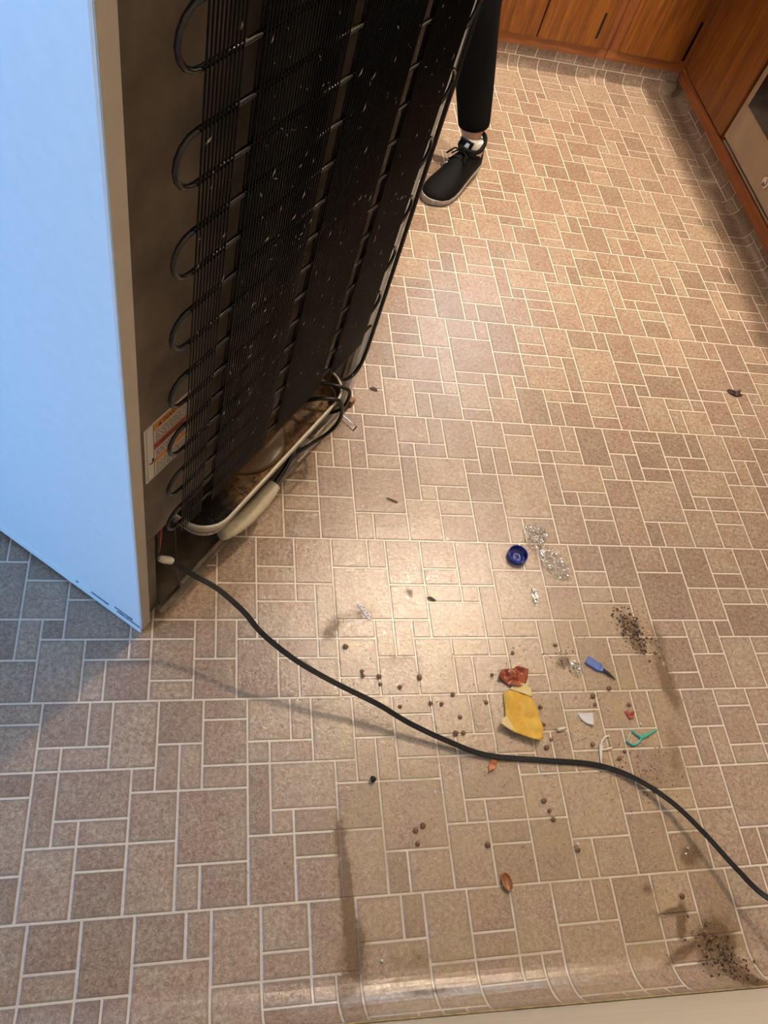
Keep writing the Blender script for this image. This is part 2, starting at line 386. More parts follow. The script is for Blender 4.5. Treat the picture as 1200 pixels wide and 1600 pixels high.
flat_cache = {}
cands = []
rects2 = []
for (s0, s1, t0, t1) in rects:
    if s0 < NX0-0.004 and s1 > NX0+0.004 and t0 < near_y(s1)+RN: rects2 += [(s0, NX0, t0, t1), (NX0, s1, t0, t1)]
    else: rects2.append((s0, s1, t0, t1))
for (s0, s1, t0, t1) in rects2:
    if s1 < X_MIN+0.02 or t1 < Y_MIN+0.02: continue
    s0 = max(s0, X_MIN+0.002); t0 = max(t0, Y_MIN+0.002)
    if s0 > S_MAX-0.004 or t0 > T_MAX-0.004: continue
    mode = 'F'
    if t1 > YB-RB: mode = 'B'; t1 = min(t1, T_MAX-0.001); s1 = min(s1, XR-0.002)
    elif s1 > XR-RR: mode = 'R'; s1 = min(s1, S_MAX-0.001); t1 = min(t1, YB-0.002)
    if s1-s0 < 0.006 or t1-t0 < 0.006: continue
    if s1 > NX0+0.002 and t0 < near_y(s1)+RN:
        # reaches the near cove
        s0 = max(s0, NX0)
        tm = near_y(s1)+RN-PI/2*RN-(ZN-RN)+0.003
        t0 = max(t0, tm)
        if t1-t0 < 0.006 or mode == 'R' or s1-s0 < 0.006: continue
        mode = 'N'
    c = project_px(cove((s0+s1)/2, (t0+t1)/2, 0, mode))
    vis = 0.0
    if c and -60 < c[0] < 1260 and -60 < c[1] < 1660:
        vis = (s1-s0)*(t1-t0)/c[2]**2
        lx, ly = (s0+s1)/2-0.154, (t0+t1)/2-0.128
        fx, fy = lx*0.6078+ly*0.7934, lx*0.7939-ly*0.6064
        if fx > 0 and fx < 0.68 and fy < -0.01: vis *= 0.02            # under the refrigerator
        if fy < -0.01 and -fy*0.6 < fx and c[0] < 560 and c[1] < 640: vis *= 0.02   # hidden behind it
    cands.append((vis, s0, s1, t0, t1, mode))
cands.sort(key=lambda q: -q[0])
restV, restE, restF, restM = [], [], [], []
for i, (vis, s0, s1, t0, t1, mode) in enumerate(cands):
    if i < 300 and vis > 0:
        if mode == 'F':
            key = (round(s1-s0, 4), round(t1-t0, 4))
            mt = 'tile_stained' if near_stain(s0, s1, t0, t1) else 'tile'
            if (key, mt) not in flat_cache: flat_cache[(key, mt)] = tile_mesh('tile', *tile_geom(0, key[0], 0, key[1], 'F'), mt)
            o = bpy.data.objects.new('tile', flat_cache[(key, mt)]); o.location = (s0, t0, 0)
        else:
            o = bpy.data.objects.new('tile', tile_mesh('tile', *tile_geom(s0, s1, t0, t1, mode, s0, t0), 'tile_stained' if near_stain(s0, s1, t0, t1) else 'tile')); o.location = (s0, t0, 0)
        C.objects.link(o); o.parent = floor
    else:
        V, E, Fc = tile_geom(s0, s1, t0, t1, mode); k = len(restV)
        restV += V; restE += E; restF += [tuple(a+k for a in f) for f in Fc]; restM += [1 if near_stain(s0, s1, t0, t1) else 0]*len(Fc)
rme = tile_mesh('distant_tiles', restV, restE, restF); rme.materials.append(M['tile_stained']); rme.polygons.foreach_set('material_index', restM)
o = bpy.data.objects.new('distant_tiles', rme); C.objects.link(o); o.parent = floor; o['kind'] = 'stuff'

# ------------------------------------------------------------------ room shell
CH = 2.44
def struct(mb, name, mat, label, parent=None):
    return tag(mb.build(name, mat, parent), label, None, None, 'structure')
XRW, YBW = 2.57, 2.95
struct(MB().box((X_MIN-0.1, Y_MIN-0.1, CH), (XRW+0.1, YBW+0.1, CH+0.08)), 'ceiling', 'ceil', 'white painted flat ceiling')
def wall_with_hole(axis, c0, c1, a0, a1, h0, h1, z0, z1):
    """slab between c0..c1 on axis, spanning a0..a1, with a window opening h0..h1 x z0..z1"""
    mb = MB()
    def bx(p0, p1, q0, q1):
        if axis == 'x': mb.box((c0, p0, q0), (c1, p1, q1))
        else: mb.box((p0, c0, q0), (p1, c1, q1))
    bx(a0, h0, 0, CH); bx(h1, a1, 0, CH); bx(h0, h1, 0, z0); bx(h0, h1, z1, CH); return mb
struct(wall_with_hole('x', X_MIN-0.1, X_MIN, Y_MIN, YBW, -1.25, 0.15, 0.09, 1.19), 'wall_left', 'wall_cool', 'slate blue wall with a daylight window')
struct(wall_with_hole('y', YBW, YBW+0.1, X_MIN-0.1, XRW+0.1, 1.15, 2.09, 1.15, 2.05), 'wall_back', 'wall', 'cream painted wall behind the sink counter')
struct(MB().box((XRW, Y_MIN, 0), (XRW+0.1, YBW, CH)), 'wall_right', 'wall', 'cream painted wall behind the range')
struct(MB().box((X_MIN-0.1, Y_MIN-0.1, 0), (XRW+0.1, Y_MIN, CH)), 'wall_front', 'wall_cool', 'slate blue wall behind the photographer')
nw = MB(); yN0, yN1 = near_y(NX0), near_y(XRW)
nw.add([(NX0, yN0-0.0006, 0), (XRW, yN1-0.0006, 0), (XRW, yN1-0.12, 0), (NX0, yN0-0.12, 0), (NX0, yN0-0.0006, CH), (XRW, yN1-0.0006, CH), (XRW, yN1-0.12, CH), (NX0, yN0-0.12, CH)],
       [(0, 3, 2, 1), (4, 5, 6, 7), (0, 1, 5, 4), (1, 2, 6, 5), (2, 3, 7, 6), (3, 0, 4, 7)])
struct(nw, 'wall_near', 'wall', 'cream painted wall above the coved vinyl edge')
# ragged yellowed adhesive edge along the top of the cove
ad = MB(); rg = random.Random(3)
xs = [NX0+0.002+(XR-0.05-NX0)*i/110 for i in range(111)]
top = [ZN+0.001+rg.random()*0.006 for _ in xs]
rings = [[(x, near_y(x)+0.0004, ZN-0.004), (x, near_y(x)+0.0022, ZN-0.004), (x, near_y(x)+0.0020, z), (x, near_y(x)+0.0004, z)] for x, z in zip(xs, top)]
M['glue'] = simple('yellowed_adhesive', (0.50, 0.36, 0.15), 0.6, var=0.3, scale=90, bumpy=0.2)
tag(ad.loft(rings, smooth=False).build('trim_1', 'glue'), 'ragged yellowed adhesive line above the vinyl cove', None, None, 'structure')
def window(name, axis, c, a0, a1, z0, z1, label):
    mb = MB(); t = 0.045
    def bx(p0, p1, q0, q1, d=0.03):
        if axis == 'x': mb.box((c-d, p0, q0), (c+d, p1, q1))
        else: mb.box((p0, c-d, q0), (p1, c+d, q1))
    bx(a0, a1, z0, z0+t); bx(a0, a1, z1-t, z1); bx(a0, a0+t, z0+t, z1-t); bx(a1-t, a1, z0+t, z1-t); bx((a0+a1)/2-0.02, (a0+a1)/2+0.02, z0+t, z1-t, 0.02)
    o = struct(mb, name, 'white', label)
    for p0, p1 in ((a0+t, (a0+a1)/2-0.02), ((a0+a1)/2+0.02, a1-t)):
        g = MB()
        if axis == 'x': g.box((c-0.003, p0, z0+t), (c+0.003, p1, z1-t))
        else: g.box((p0, c-0.003, z0+t), (p1, c+0.003, z1-t))
        g.build('pane', 'glass', o)
window('window_1', 'x', X_MIN-0.05, -1.25, 0.15, 0.09, 1.19, 'white framed side window letting in blue daylight')
window('window_2', 'y', YBW+0.05, 1.15, 2.09, 1.15, 2.05, 'white framed window above the sink counter')

# ceiling lamp with its light
lm = empty('ceiling_lamp', (LAMP_POS[0], LAMP_POS[1], CH)); tag(lm, 'round frosted globe lamp on the kitchen ceiling', 'lamp')
MB().lathe([(0.0, 0.0), (0.07, 0.0), (0.07, -0.02), (0.045, -0.04), (0.03, -0.05), (0.0, -0.05)], 24).build('lamp_base', 'white', lm)
mg, nt, b = new_mat('frosted_lamp_glass'); b.inputs['Base Color'].default_value = (0.9, 0.85, 0.75, 1); b.inputs['Emission Color'].default_value = (*LAMP_COL, 1)
b.inputs['Emission Strength'].default_value = 14.0; b.inputs['Roughness'].default_value = 0.4
n_ = noise_n(nt, obj_pos(nt), 20); lk(nt, mixc(nt, n_, (0.9, 0.85, 0.75), (0.95, 0.9, 0.8)), b.inputs['Base Color'])
gl = MB().lathe([(0.0, -0.09)]+[(0.055*math.sin(PI*i/10), -0.035-0.055*math.cos(PI*i/10)) for i in range(1, 10)]+[(0.0, 0.02)], 24)
gl = MB().lathe([(0.03, -0.045)]+[(0.06*math.sin(a), -0.085+0.05*math.cos(a)) for a in [0.5+0.264*i for i in range(10)]]+[(0.0, -0.135)], 24)
gl.build('lamp_globe', mg, lm)
ld = bpy.data.lights.new('lamp_bulb', 'POINT'); ld.energy = LAMP_POWER; ld.color = LAMP_COL; ld.shadow_soft_size = 0.05
lo = bpy.data.objects.new('lamp_bulb', ld); C.objects.link(lo); lo.location = (LAMP_POS[0], LAMP_POS[1], CH-0.24)
# recessed downlight over the far corner
dl = empty('recessed_downlight', (1.40, 2.05, CH)); tag(dl, 'small recessed ceiling downlight over the sink corner', 'lamp')
MB().lathe([(0.055, -0.0005), (0.07, -0.001), (0.072, -0.006), (0.050, -0.010), (0.048, -0.003)], 24).build('downlight_ring', 'white', dl)
MB().lathe([(0.0, -0.002), (0.049, -0.002), (0.049, -0.0035), (0.0, -0.0035)], 24).build('downlight_lens', mg, dl)
sd_ = bpy.data.lights.new('downlight_beam', 'SPOT'); sd_.energy = 260; sd_.color = (1.0, 0.84, 0.66); sd_.spot_size = math.radians(74); sd_.spot_blend = 0.75; sd_.shadow_soft_size = 0.045
so2 = bpy.data.objects.new('downlight_beam', sd_); C.objects.link(so2); so2.location = (1.40, 2.05, CH-0.02)

# ------------------------------------------------------------------ kitchen cabinets, counter, range
def cabinet(name, axis, face, a0, a1, doors, label, depth=0.60, zt=0.88, stile=0.035, slot=None):
    """axis 'y': front faces -y at y=face; axis 'x': front faces -x at x=face"""
    root = empty(name, ((a0+a1)/2, face+0.3, 0) if axis == 'y' else (face+0.3, (a0+a1)/2, 0))
    tag(root, label, 'cabinet'); inv = Matrix.Translation(root.location).inverted()
    def bx(mb, p0, p1, d0, d1, z0, z1, bev=0.0):
        if axis == 'y': return mb.box((p0, face+d0, z0), (p1, face+d1, z1), bev)
        return mb.box((face+d0, p0, z0), (face+d1, p1, z1), bev)
    def part(mb, n, mat, par=root):
        o = mb.build(n, mat); o.parent = par; o.matrix_parent_inverse = inv if par is root else par.matrix_world.inverted(); return o
    zb = ZB if axis == 'y' else 0.10
    part(bx(MB(), a0+0.001, a1-0.001, 0.014, depth, zb+0.001, zt), 'cabinet_body', 'wood_dark')
    part(bx(MB(), a0+0.001, a1-0.001, 0.004, 0.016, zb, zb+0.037, 0.002), 'bottom_rail', 'wood_rail' if axis == 'y' else 'wood_trim')
    part(bx(MB(), a0+0.001, a1-0.001, 0.004, 0.016, zt-0.04, zt, 0.002), 'top_rail', 'wood_rail' if axis == 'y' else 'wood_trim')
    edges = [a0+0.001]+[e for d in doors for e in d]+[a1-0.001]
    for i in range(0, len(edges), 2):
        if edges[i+1]-edges[i] > 0.012:
            part(bx(MB(), edges[i]+(0 if i == 0 else -0.004), edges[i+1]+(0 if i+2 >= len(edges) else 0.004), 0.002, 0.0142, zb+0.037, zt-0.04, 0.002), 'stile', 'wood_dark')
    for (d0, d1) in doors:
        dz0 = zb+0.040 if axis == 'y' else zb+0.006
        dr = part(bx(MB(), d0+0.0015, d1-0.0015, -0.010, 0.0038 if axis == 'y' else 0.0138, dz0, zt-0.045, 0.003), 'door', 'wood')
        h = MB(); hx = d1-0.05 if axis == 'y' else d0+0.05
        if axis == 'y': h.tube([(hx, face-0.010, 0.70), (hx, face-0.035, 0.705), (hx, face-0.035, 0.775), (hx, face-0.010, 0.78)], 0.005, 8)
        else: h.tube([(face-0.010, hx, 0.70), (face-0.035, hx, 0.705), (face-0.035, hx, 0.775), (face-0.010, hx, 0.78)], 0.005, 8)
        hm = h.build('handle', 'railmetal'); hm.parent = dr
        if slot and abs(slot[0]-(d0+d1)/2) < (d1-d0)/2:
            s_ = MB().box((slot[0]-0.0045, face-0.0108, slot[1]), (slot[0]+0.0045, face-0.0098, slot[2]), 0.0004).build('slot_shade', 'black'); s_.parent = dr  # flat black piece, shade of a recess put in as colour
    return root
FY = 2.316; FX = 1.936
cabinet('base_cabinet', 'y', FY, 0.78, 1.62, [(0.81, 1.339), (1.341, 1.588)], 'wooden base cabinet with two oak doors behind the black clad leg', slot=(1.552, 0.15, 0.235))
cabinet('base_cabinet', 'y', FY, 1.62, 1.9495, [(1.655, 1.905)], 'narrow oak base cabinet in the far kitchen corner')
cabinet('base_cabinet', 'y', FY, -0.10, 0.78, [(-0.07, 0.338), (0.342, 0.75)], 'oak base cabinet hidden beyond the refrigerator')
cabinet('base_cabinet', 'x', FX, 1.885, 2.3155, [(1.888, 2.262)], 'oak cabinet panel between the corner and the oven', depth=0.62)
cabinet('base_cabinet', 'x', FX, 0.35, 1.105, [(0.38, 0.725), (0.73, 1.075)], 'oak base cabinet past the oven', depth=0.62)
# red-brown strip that caps the vinyl along the right side
tag(MB().box((FX-0.004, near_y(XR)+0.03, ZR), (XR+0.05, 2.318, 0.0985), 0.002).build('trim_2', 'wood_trim'), 'red-brown wooden strip above the shaded vinyl cove', None, None, 'structure')
gapm = MB().box((1.9085, FY-0.0015, 0.125), (1.917, FY+0.0015, 0.26)); tag(gapm.build('corner_gap_shade', 'black'), 'black strip painted for the shade in the cabinet corner gap', None, None, 'structure')  # black strip stands for the shade between door and corner stile
M['counter'] = simple('beige_laminate', (0.55, 0.47, 0.36), 0.35, var=0.1)
SHADE_OVERHANG = 1.67  # unseen counter edge pushed far out to shade the right cove and floor
ctp = [(-0.12, 2.285), (SHADE_OVERHANG-0.02, 2.285), (SHADE_OVERHANG-0.006, 2.279), (SHADE_OVERHANG, 2.265), (SHADE_OVERHANG, 1.89), (2.565, 1.89), (2.565, 2.945), (-0.12, 2.945)]
tag(MB().prism(ctp, 0.8815, 0.92).build('countertop', 'counter'), 'beige laminate corner countertop deepened to shade the right cove', 'countertop')
tag(MB().box((SHADE_OVERHANG, 0.34, 0.8815), (2.565, 1.10, 0.92), 0.004).build('countertop', 'counter'), 'beige laminate countertop past the oven deepened for its shade', 'countertop')
M['oven'] = simple('brown_beige_enamel', (0.40, 0.30, 0.215), 0.35, var=0.06, scale=15)
M['ovenglass'] = simple('smoked_glass', (0.012, 0.012, 0.014), 0.06, var=0.1)
M['chrome'] = simple('chrome', (0.70, 0.68, 0.64), 0.18, 0.9, var=0.05)
ov = empty('oven_range', (2.25, 1.495, 0)); tag(ov, 'brown enamel oven with smoked glass door beside the oak cabinet', 'oven'); inv = Matrix.Translation(ov.location).inverted()
def opart(mb, n, mat, par=ov):
    o = mb.build(n, mat); o.parent = par
    if par is ov: o.matrix_parent_inverse = inv
    return o
opart(MB().box((1.962, 1.115, 0.099), (2.565, 1.878, 0.90)), 'oven_body', 'oven')
opart(MB().box((1.938, 1.116, 0.0995), (1.963, 1.877, 0.1065), 0.002), 'kick_panel', 'flange')
opart(MB().box((1.950, 1.118, 0.1065), (1.9625, 1.862, 0.1185)), 'drawer_gap_shade', 'black')  # black filler paints the shade in the gap under the oven door
dr = opart(MB().box((1.928, 1.118, 0.1185), (1.9625, 1.876, 0.80), 0.004), 'oven_door', 'oven')
opart(MB().box((1.9262, 1.16, 0.242), (1.9285, 1.846, 0.70), 0.0008), 'glass_panel', 'ovenglass', dr)
opart(MB().tube([(1.929, 1.20, 0.75), (1.87, 1.20, 0.755), (1.87, 1.80, 0.755), (1.929, 1.80, 0.75)], 0.010, 10), 'door_handle', 'chrome', dr)
opart(MB().prism([(SHADE_OVERHANG+0.01, 1.118), (1.963, 1.118), (1.963, 1.876), (SHADE_OVERHANG+0.01, 1.876)], 0.84, 0.905), 'shading_control_panel', 'oven')  # unseen front run out with the counter to carry on its shade
kb = MB(); kb.lathe([(0.0, 0.0), (0.018, 0.0), (0.019, 0.004), (0.013, 0.006), (0.012, 0.003), (0.0, 0.003)], 20)
kb.v = [(1.928-z, 1.554+x, 0.171+y) for x, y, z in kb.v]; opart(kb, 'round_vent', 'chrome', dr)
for i in range(4):
    k = MB().lathe([(0.0, 0.0), (0.02, 0.0), (0.017, 0.02), (0.0, 0.02)], 16); k.v = [(SHADE_OVERHANG+0.01-z, 1.25+0.16*i+x, 0.872+y) for x, y, z in k.v]
    opart(k, 'knob', 'black')

# ------------------------------------------------------------------ refrigerator (local: x along the back, y into the body, z up)
FW = 0.6833
fr = empty('refrigerator')
fr.matrix_world = Matrix(((0.60781585, -0.79393857, 0.01488049, 0.15382984), (0.79339443, 0.60640858, -0.05285748, 0.12751332), (0.03294193, 0.04393371, 0.99849119, 0.002), (0, 0, 0, 1)))
tag(fr, 'white refrigerator pulled out at an angle with its black condenser coil exposed', 'refrigerator')
FRM = fr.matrix_world.copy()
FD, FH = 0.60, 1.66
shell = MB()
shell.box((0, 0, 0.012), (0.022, FD, FH), 0.004); shell.box((FW-0.022, 0, 0.012), (FW, FD, FH), 0.004); shell.box((0.02, 0.0, FH-0.03), (FW-0.02, FD, FH), 0.003)
body = shell.build('cabinet_shell', 'white', fr)
for x0_ in (0.0012,): MB().box((x0_, -0.0007, 0.014), (x0_+0.0203, 0.0006, FH-0.002), 0.0003).build('rear_flange', 'flange', fr)  # same white enamel as the shell, coloured darker for weaker light
tag(MB().box((0.0215, 0.0125, 0.29), (FW-0.0215, FD, FH-0.03)).build('back_panel', 'cabmetal', fr), 'dirty brown-grey metal back panel')
MB().box((0.0215, 0.012, 0.012), (0.054, 0.016, 0.29)).build('corner_plate', 'cabmetal', fr)
MB().box((FW-0.05, 0.012, 0.012), (FW-0.0215, 0.016, 0.29)).build('corner_plate', 'cabmetal', fr)
MB().box((0.023, 0.27, 0.012), (FW-0.023, 0.28, 0.29)).build('compartment_wall', 'darkmetal', fr)
MB().box((0.023, 0.282, 0.012), (FW-0.023, FD, 0.286)).build('lower_body', 'darkmetal', fr)
tag(MB().box((0.054, 0.004, 0.026), (FW-0.023, 0.268, 0.031)).build('base_plate', 'darkmetal', fr), 'dirty brown metal base plate')
rl = MB(); rl.box((0.105, -0.006, 0.004), (FW-0.004, 0.0035, 0.012), 0.0015); rl.box((0.105, -0.001, 0.012), (FW-0.004, 0.0035, 0.034), 0.001)
rl.build('base_rail', 'railmetal', fr)
MB().box((0.046, -0.007, 0.003), (0.108, 0.002, 0.016), 0.0015).build('rail_bracket', 'railmetal', fr)
MB().box((FW-0.012, -0.012, 0.018), (FW+0.004, 0.004, 0.040), 0.002).build('corner_bracket', simple('rusty_bracket', (0.30, 0.15, 0.06), 0.6, 0.2, var=0.4, scale=60), fr)
for x in (0.03, FW-0.055):
    for y in (0.03, FD-0.06):
        MB().box((x, y, -0.001 if (x < 0.1 and y < 0.1) else 0.0), (x+0.02, y+0.03, 0.03), 0.002).build('roller_foot', 'plastic_white', fr)
lip = MB().box((-0.0022, 0.001, 0.0), (0.0016, FD, 0.021), 0.001).build('bottom_lip', 'white', fr)
M['scuff'] = simple('grey_scuff', (0.34, 0.38, 0.46), 0.7, var=0.3, scale=120)
for (y0, y1, z) in ((0.004, 0.055, 0.0225), (0.075, 0.115, 0.0235), (0.145, 0.150, 0.024), (0.02, 0.06, 0.035)):
    MB().box((-0.0024, y0, z), (0.0003, y1, z+0.0022)).build('scuff_mark', 'scuff', lip)
# doors on the far side
for z0, z1 in ((0.10, 1.12), (1.135, FH)):
    d_ = MB().box((0.001, FD+0.006, z0), (FW-0.001, FD+0.066, z1), 0.012).build('door', 'white', fr)
    zc = z1-0.08 if z0 < 1 else z0+0.08; s_ = -1 if z0 < 1 else 1
    MB().tube([(0.06, FD+0.064, zc), (0.06, FD+0.105, zc+0.02*s_), (0.06, FD+0.105, zc+0.33*s_), (0.06, FD+0.064, zc+0.35*s_)], 0.010, 10).build('handle', 'white', d_)
MB().box((0.01, FD+0.001, 0.10), (FW-0.01, FD+0.007, FH-0.005)).build('door_gasket', 'plastic_white', fr)
MB().box((0.03, FD+0.002, 0.02), (FW-0.03, FD+0.03, 0.09), 0.004).build('kick_grille', 'black', fr)

# condenser: serpentine tube with welded vertical wires in four groups
def cy(z): return -(0.012+(z-0.35)/0.75*0.010)
pitch = 0.0525; zs = [1.11+pitch*8-pitch*k for k in range(24)]
XL, XRt = 0.083, 0.606
path = []
for k, z in enumerate(zs):
    right_first = (k % 2 == 0)       # even rows: run from right to left, then bend at the left
    a, b_ = (XRt, XL) if right_first else (XL, XRt)
    path += [(a, cy(z), z), ((a*2+b_)/3, cy(z), z), ((a+b_*2)/3, cy(z), z), (b_, cy(z), z)]
    if k < len(zs)-1:
        zm = z-pitch/2; s_ = -1 if right_first else 1
        for i in range(1, 8):
            th = PI*i/8; path.append((b_+s_*0.0275*math.sin(th), cy(zm), zm+pitch/2*math.cos(th)))
path += [(XRt+0.03, cy(0.3), zs[-1]-0.002), (XRt+0.045, 0.0, zs[-1]-0.03), (XRt+0.05, 0.02, zs[-1]-0.10)]
coil = tag(MB().tube(path, 0.0028, 10).build('condenser_coil', 'black', fr), 'black serpentine condenser tube')
w_me = {}
zt_, zb_ = zs[0]+0.02, 0.296
for sgn in (1, -1):
    mb = MB().tube([(0, cy(zb_)-sgn*0.0036, zb_), (0, cy(zt_)-sgn*0.0036, zt_)], 0.00112, 6, side=(1, 0, 0))
    me = bpy.data.meshes.new('condenser_wire'); me.from_pydata(mb.v, [], mb.f); me.materials.append(M['blackwire'])
    for p in me.polygons: p.use_smooth = True
    w_me[sgn] = me
for (g0, g1, n) in ((0.0845, 0.1305, 10), (0.160, 0.300, 29), (0.332, 0.464, 27), (0.497, 0.605, 22)):
    for i in range(n):
        for sgn in ((1,) if g0 < 0.1 else (1, -1)):
            x = g0+(g1-g0)*i/(n-1)+(0.0 if sgn == 1 else 0.0022)
            o = bpy.data.objects.new('condenser_wire', w_me[sgn]); C.objects.link(o); o.parent = coil; o.location = (x, 0, 0)
# brackets that hold the coil off the panel
for z in (1.42, 1.50):
    for x in (0.146, 0.480):
        MB().box((x-0.006, cy(z)+0.002, z-0.01), (x+0.006, 0.0126, z+0.01), 0.001).build('coil_bracket', 'black', fr)
lt = MB(); rr_ = random.Random(11)
for i in range(460):
    x = rr_.uniform(0.16, 0.60) if rr_.random() < 0.93 else rr_.uniform(0.085, 0.13); z = rr_.uniform(0.36, 1.2)
    if 0.302 < x < 0.330 or 0.466 < x < 0.495: continue
    y = cy(z)-0.0046-rr_.random()*0.001; a = rr_.uniform(0, PI); L = rr_.choice((0.0009, 0.0012, 0.0016, 0.0022, 0.0034, 0.0050)); c_, s_ = math.cos(a)*L, math.sin(a)*L
    t_ = 0.0004+0.0004*rr_.random()
    lt.add([(x-c_, y, z-s_), (x+s_*0.25, y-0.0008, z-c_*0.25), (x+c_, y, z+s_), (x-s_*0.2, y-0.0004, z+c_*0.2+t_)], [(0, 1, 2), (0, 2, 3), (0, 3, 1), (1, 3, 2)])
tag(lt.build('lint', 'lint', fr), 'pale grey dust flecks on the coil', None, None, 'stuff')
# vertical pipe along the far edge
vp = [(FW-0.004, -0.005, 1.55), (FW-0.004, -0.005, 1.2), (FW-0.004, -0.005, 0.8), (FW-0.004, -0.005, 0.5), (FW-0.005, -0.005, 0.3), (FW-0.008, -0.005, 0.21), (FW-0.018, -0.005, 0.17), (FW-0.04, -0.003, 0.155), (FW-0.070, 0.002, 0.165), (FW-0.095, 0.03, 0.18)]
MB().tube(smooth_path(vp, 5), 0.0042, 8).build('refrigerant_pipe', 'black', fr)

# warning label
lab = tag(MB().box((0.040, 0.0110, 0.466), (0.130, 0.0127, 0.590), 0.0002).build('warning_label', simple('label_paper', (0.66, 0.60, 0.52), 0.6, var=0.05), fr), 'white warning label with orange and red bands')
M['lorange'] = simple('label_orange', (0.66, 0.24, 0.03), 0.6, var=0.08); M['lred'] = simple('label_red', (0.42, 0.075, 0.03), 0.6, var=0.08); M['ink'] = simple('label_ink', (0.03, 0.025, 0.02), 0.6, var=0.2)
for (z0, z1, mt) in ((0.574, 0.5885, 'lorange'), (0.531, 0.545, 'lred'), (0.500, 0.509, 'lorange')):
    MB().box((0.058, 0.01075, z0), (0.1295, 0.0112, z1)).build('label_band', mt, lab)
fp = MB()
for (z0, z1) in ((0.547, 0.5725), (0.511, 0.529), (0.470, 0.498)):
    z = z0
    while z < z1-0.001:
        x = 0.0605
        while x < 0.126:
            L = rr_.uniform(0.003, 0.010); fp.box((x, 0.01085, z), (min(x+L, 0.1275), 0.0111, z+0.0013)); x += L+0.0014
        z += 0.0036
tag(fp.build('fine_print', 'ink', lab), None, None, None, 'stuff')
ln = MB(); ln.box((0.0435, 0.01085, 0.468), (0.0442, 0.0111, 0.588)); ln.box((0.0565, 0.01085, 0.468), (0.0575, 0.0111, 0.589)); ln.build('label_rule', 'ink', lab)
mk = MB().tube([(0.0465, 0.0109, 0.5075), (0.0485, 0.0109, 0.509), (0.050, 0.0109, 0.5065), (0.0525, 0.0109, 0.505), (0.0545, 0.0109, 0.5085), (0.0550, 0.0109, 0.5135), (0.0535, 0.0109, 0.5165)], [0.0006, 0.0010, 0.0012, 0.0017, 0.0019, 0.0015, 0.0006], 8, flat=0.2, side=(0, 1, 0))
mk.build('printed_mark', 'ink', lab)
def text_mesh(name, body, size, mat, parent, loc, rot, sx_=1.0):
    cu = bpy.data.curves.new(name, 'FONT'); cu.body = body; cu.size = size; cu.extrude = 0.0001
    to = bpy.data.objects.new(name, cu); C.objects.link(to); bpy.context.view_layer.update()
    me = bpy.data.meshes.new_from_object(to.evaluated_get(bpy.context.evaluated_depsgraph_get())); bpy.data.objects.remove(to)
    me.materials.append(M[mat]); o = bpy.data.objects.new(name, me); C.objects.link(o); o.parent = parent; o.location = loc; o.rotation_euler = rot; o.scale = (sx_, 1, 1)
    return o
text_mesh('printed_word', 'WARNING', 0.0125, 'ink', lab, (0.074, 0.01070, 0.5765), (PI/2, 0, 0), 0.8)
text_mesh('printed_word', 'WARNING', 0.0115, 'ink', lab, (0.070, 0.01070, 0.5335), (PI/2, 0, 0), 0.8)
MB().add([(0.0655, 0.01072, 0.5765), (0.0725, 0.01072, 0.5765), (0.069, 0.01072, 0.5855), (0.0655, 0.01078, 0.5765), (0.0725, 0.01078, 0.5765), (0.069, 0.01078, 0.5855)], [(0, 1, 2), (5, 4, 3), (0, 3, 4, 1), (1, 4, 5, 2), (2, 5, 3, 0)]).build('warning_triangle', 'ink', lab)

# drain pan
def rrect(x0, x1, y0, y1, r, z, n=7):
    out = []
    for cx, cy_, a0 in ((x1-r, y1-r, 0), (x0+r, y1-r, PI/2), (x0+r, y0+r, PI), (x1-r, y0+r, 1.5*PI)):
        out += [(cx+r*math.cos(a0+PI/2*i/n), cy_+r*math.sin(a0+PI/2*i/n), z) for i in range(n+1)]
    return out
px0, px1, py0, py1 = 0.141, 0.590, -0.030, 0.190
def pr(ins, z, r=0.055): return rrect(px0+ins, px1-ins, py0+ins, py1-ins, max(0.01, r-ins), z)
pan = tag(MB().loft([pr(0.004, 0.199), pr(0.007, 0.165), pr(0.012, 0.158), pr(0.03, 0.156)], False, True).build('drain_pan', 'pan', fr), 'white drain pan stained brown inside with black sludge')
MB().loft([pr(0.0042, 0.1985), pr(0.0035, 0.2005), pr(0.001, 0.2010), pr(-0.0008, 0.199), pr(0.000, 0.194), pr(0.003, 0.190), pr(0.010, 0.150), pr(0.02, 0.146), pr(0.03, 0.1455)], False, True).build('pan_wall', 'plastic_white', pan)
bs = MB().lathe([(0.088, 0.1565), (0.086, 0.1615), (0.080, 0.164), (0.03, 0.1645), (0.0, 0.1645)], 32, (0.370, 0.075, 0)); bs.build('pan_boss', 'tan', pan)
cr = MB(); rr_ = random.Random(5)
def crumb(mb, x, y, z, r, rnd, flat=0.6):
    t = (1+5**0.5)/2
    pts = [Vector(p).normalized() for p in ((1, 1, 1), (1, -1, -1), (-1, 1, -1), (-1, -1, 1), (0.2, 0, 1.1), (0, 0.3, -1.1))]
    ro = Matrix.Rotation(rnd.uniform(0, 6.28), 3, Vector((rnd.random(), rnd.random(), rnd.random()+0.1)).normalized())
    V = [ro @ (p*(0.7+0.6*rnd.random())) for p in pts]
    V = [(x+v.x*r, y+v.y*r, z+max(-0.6, v.z)*r*flat+r*0.35) for v in V]
    bm = bmesh.new(); vs = [bm.verts.new(v) for v in V]; bmesh.ops.convex_hull(bm, input=vs); bm.verts.index_update()
    mb.add([v.co[:] for v in bm.verts], [[v.index for v in f.verts] for f in bm.faces]); bm.free()
for i in range(120):
    x = px0+0.02+abs(rr_.gauss(0, 0.12)); y = rr_.uniform(-0.02, 0.06); crumb(cr, min(x, 0.56), y, 0.157, rr_.uniform(0.001, 0.0032), rr_)
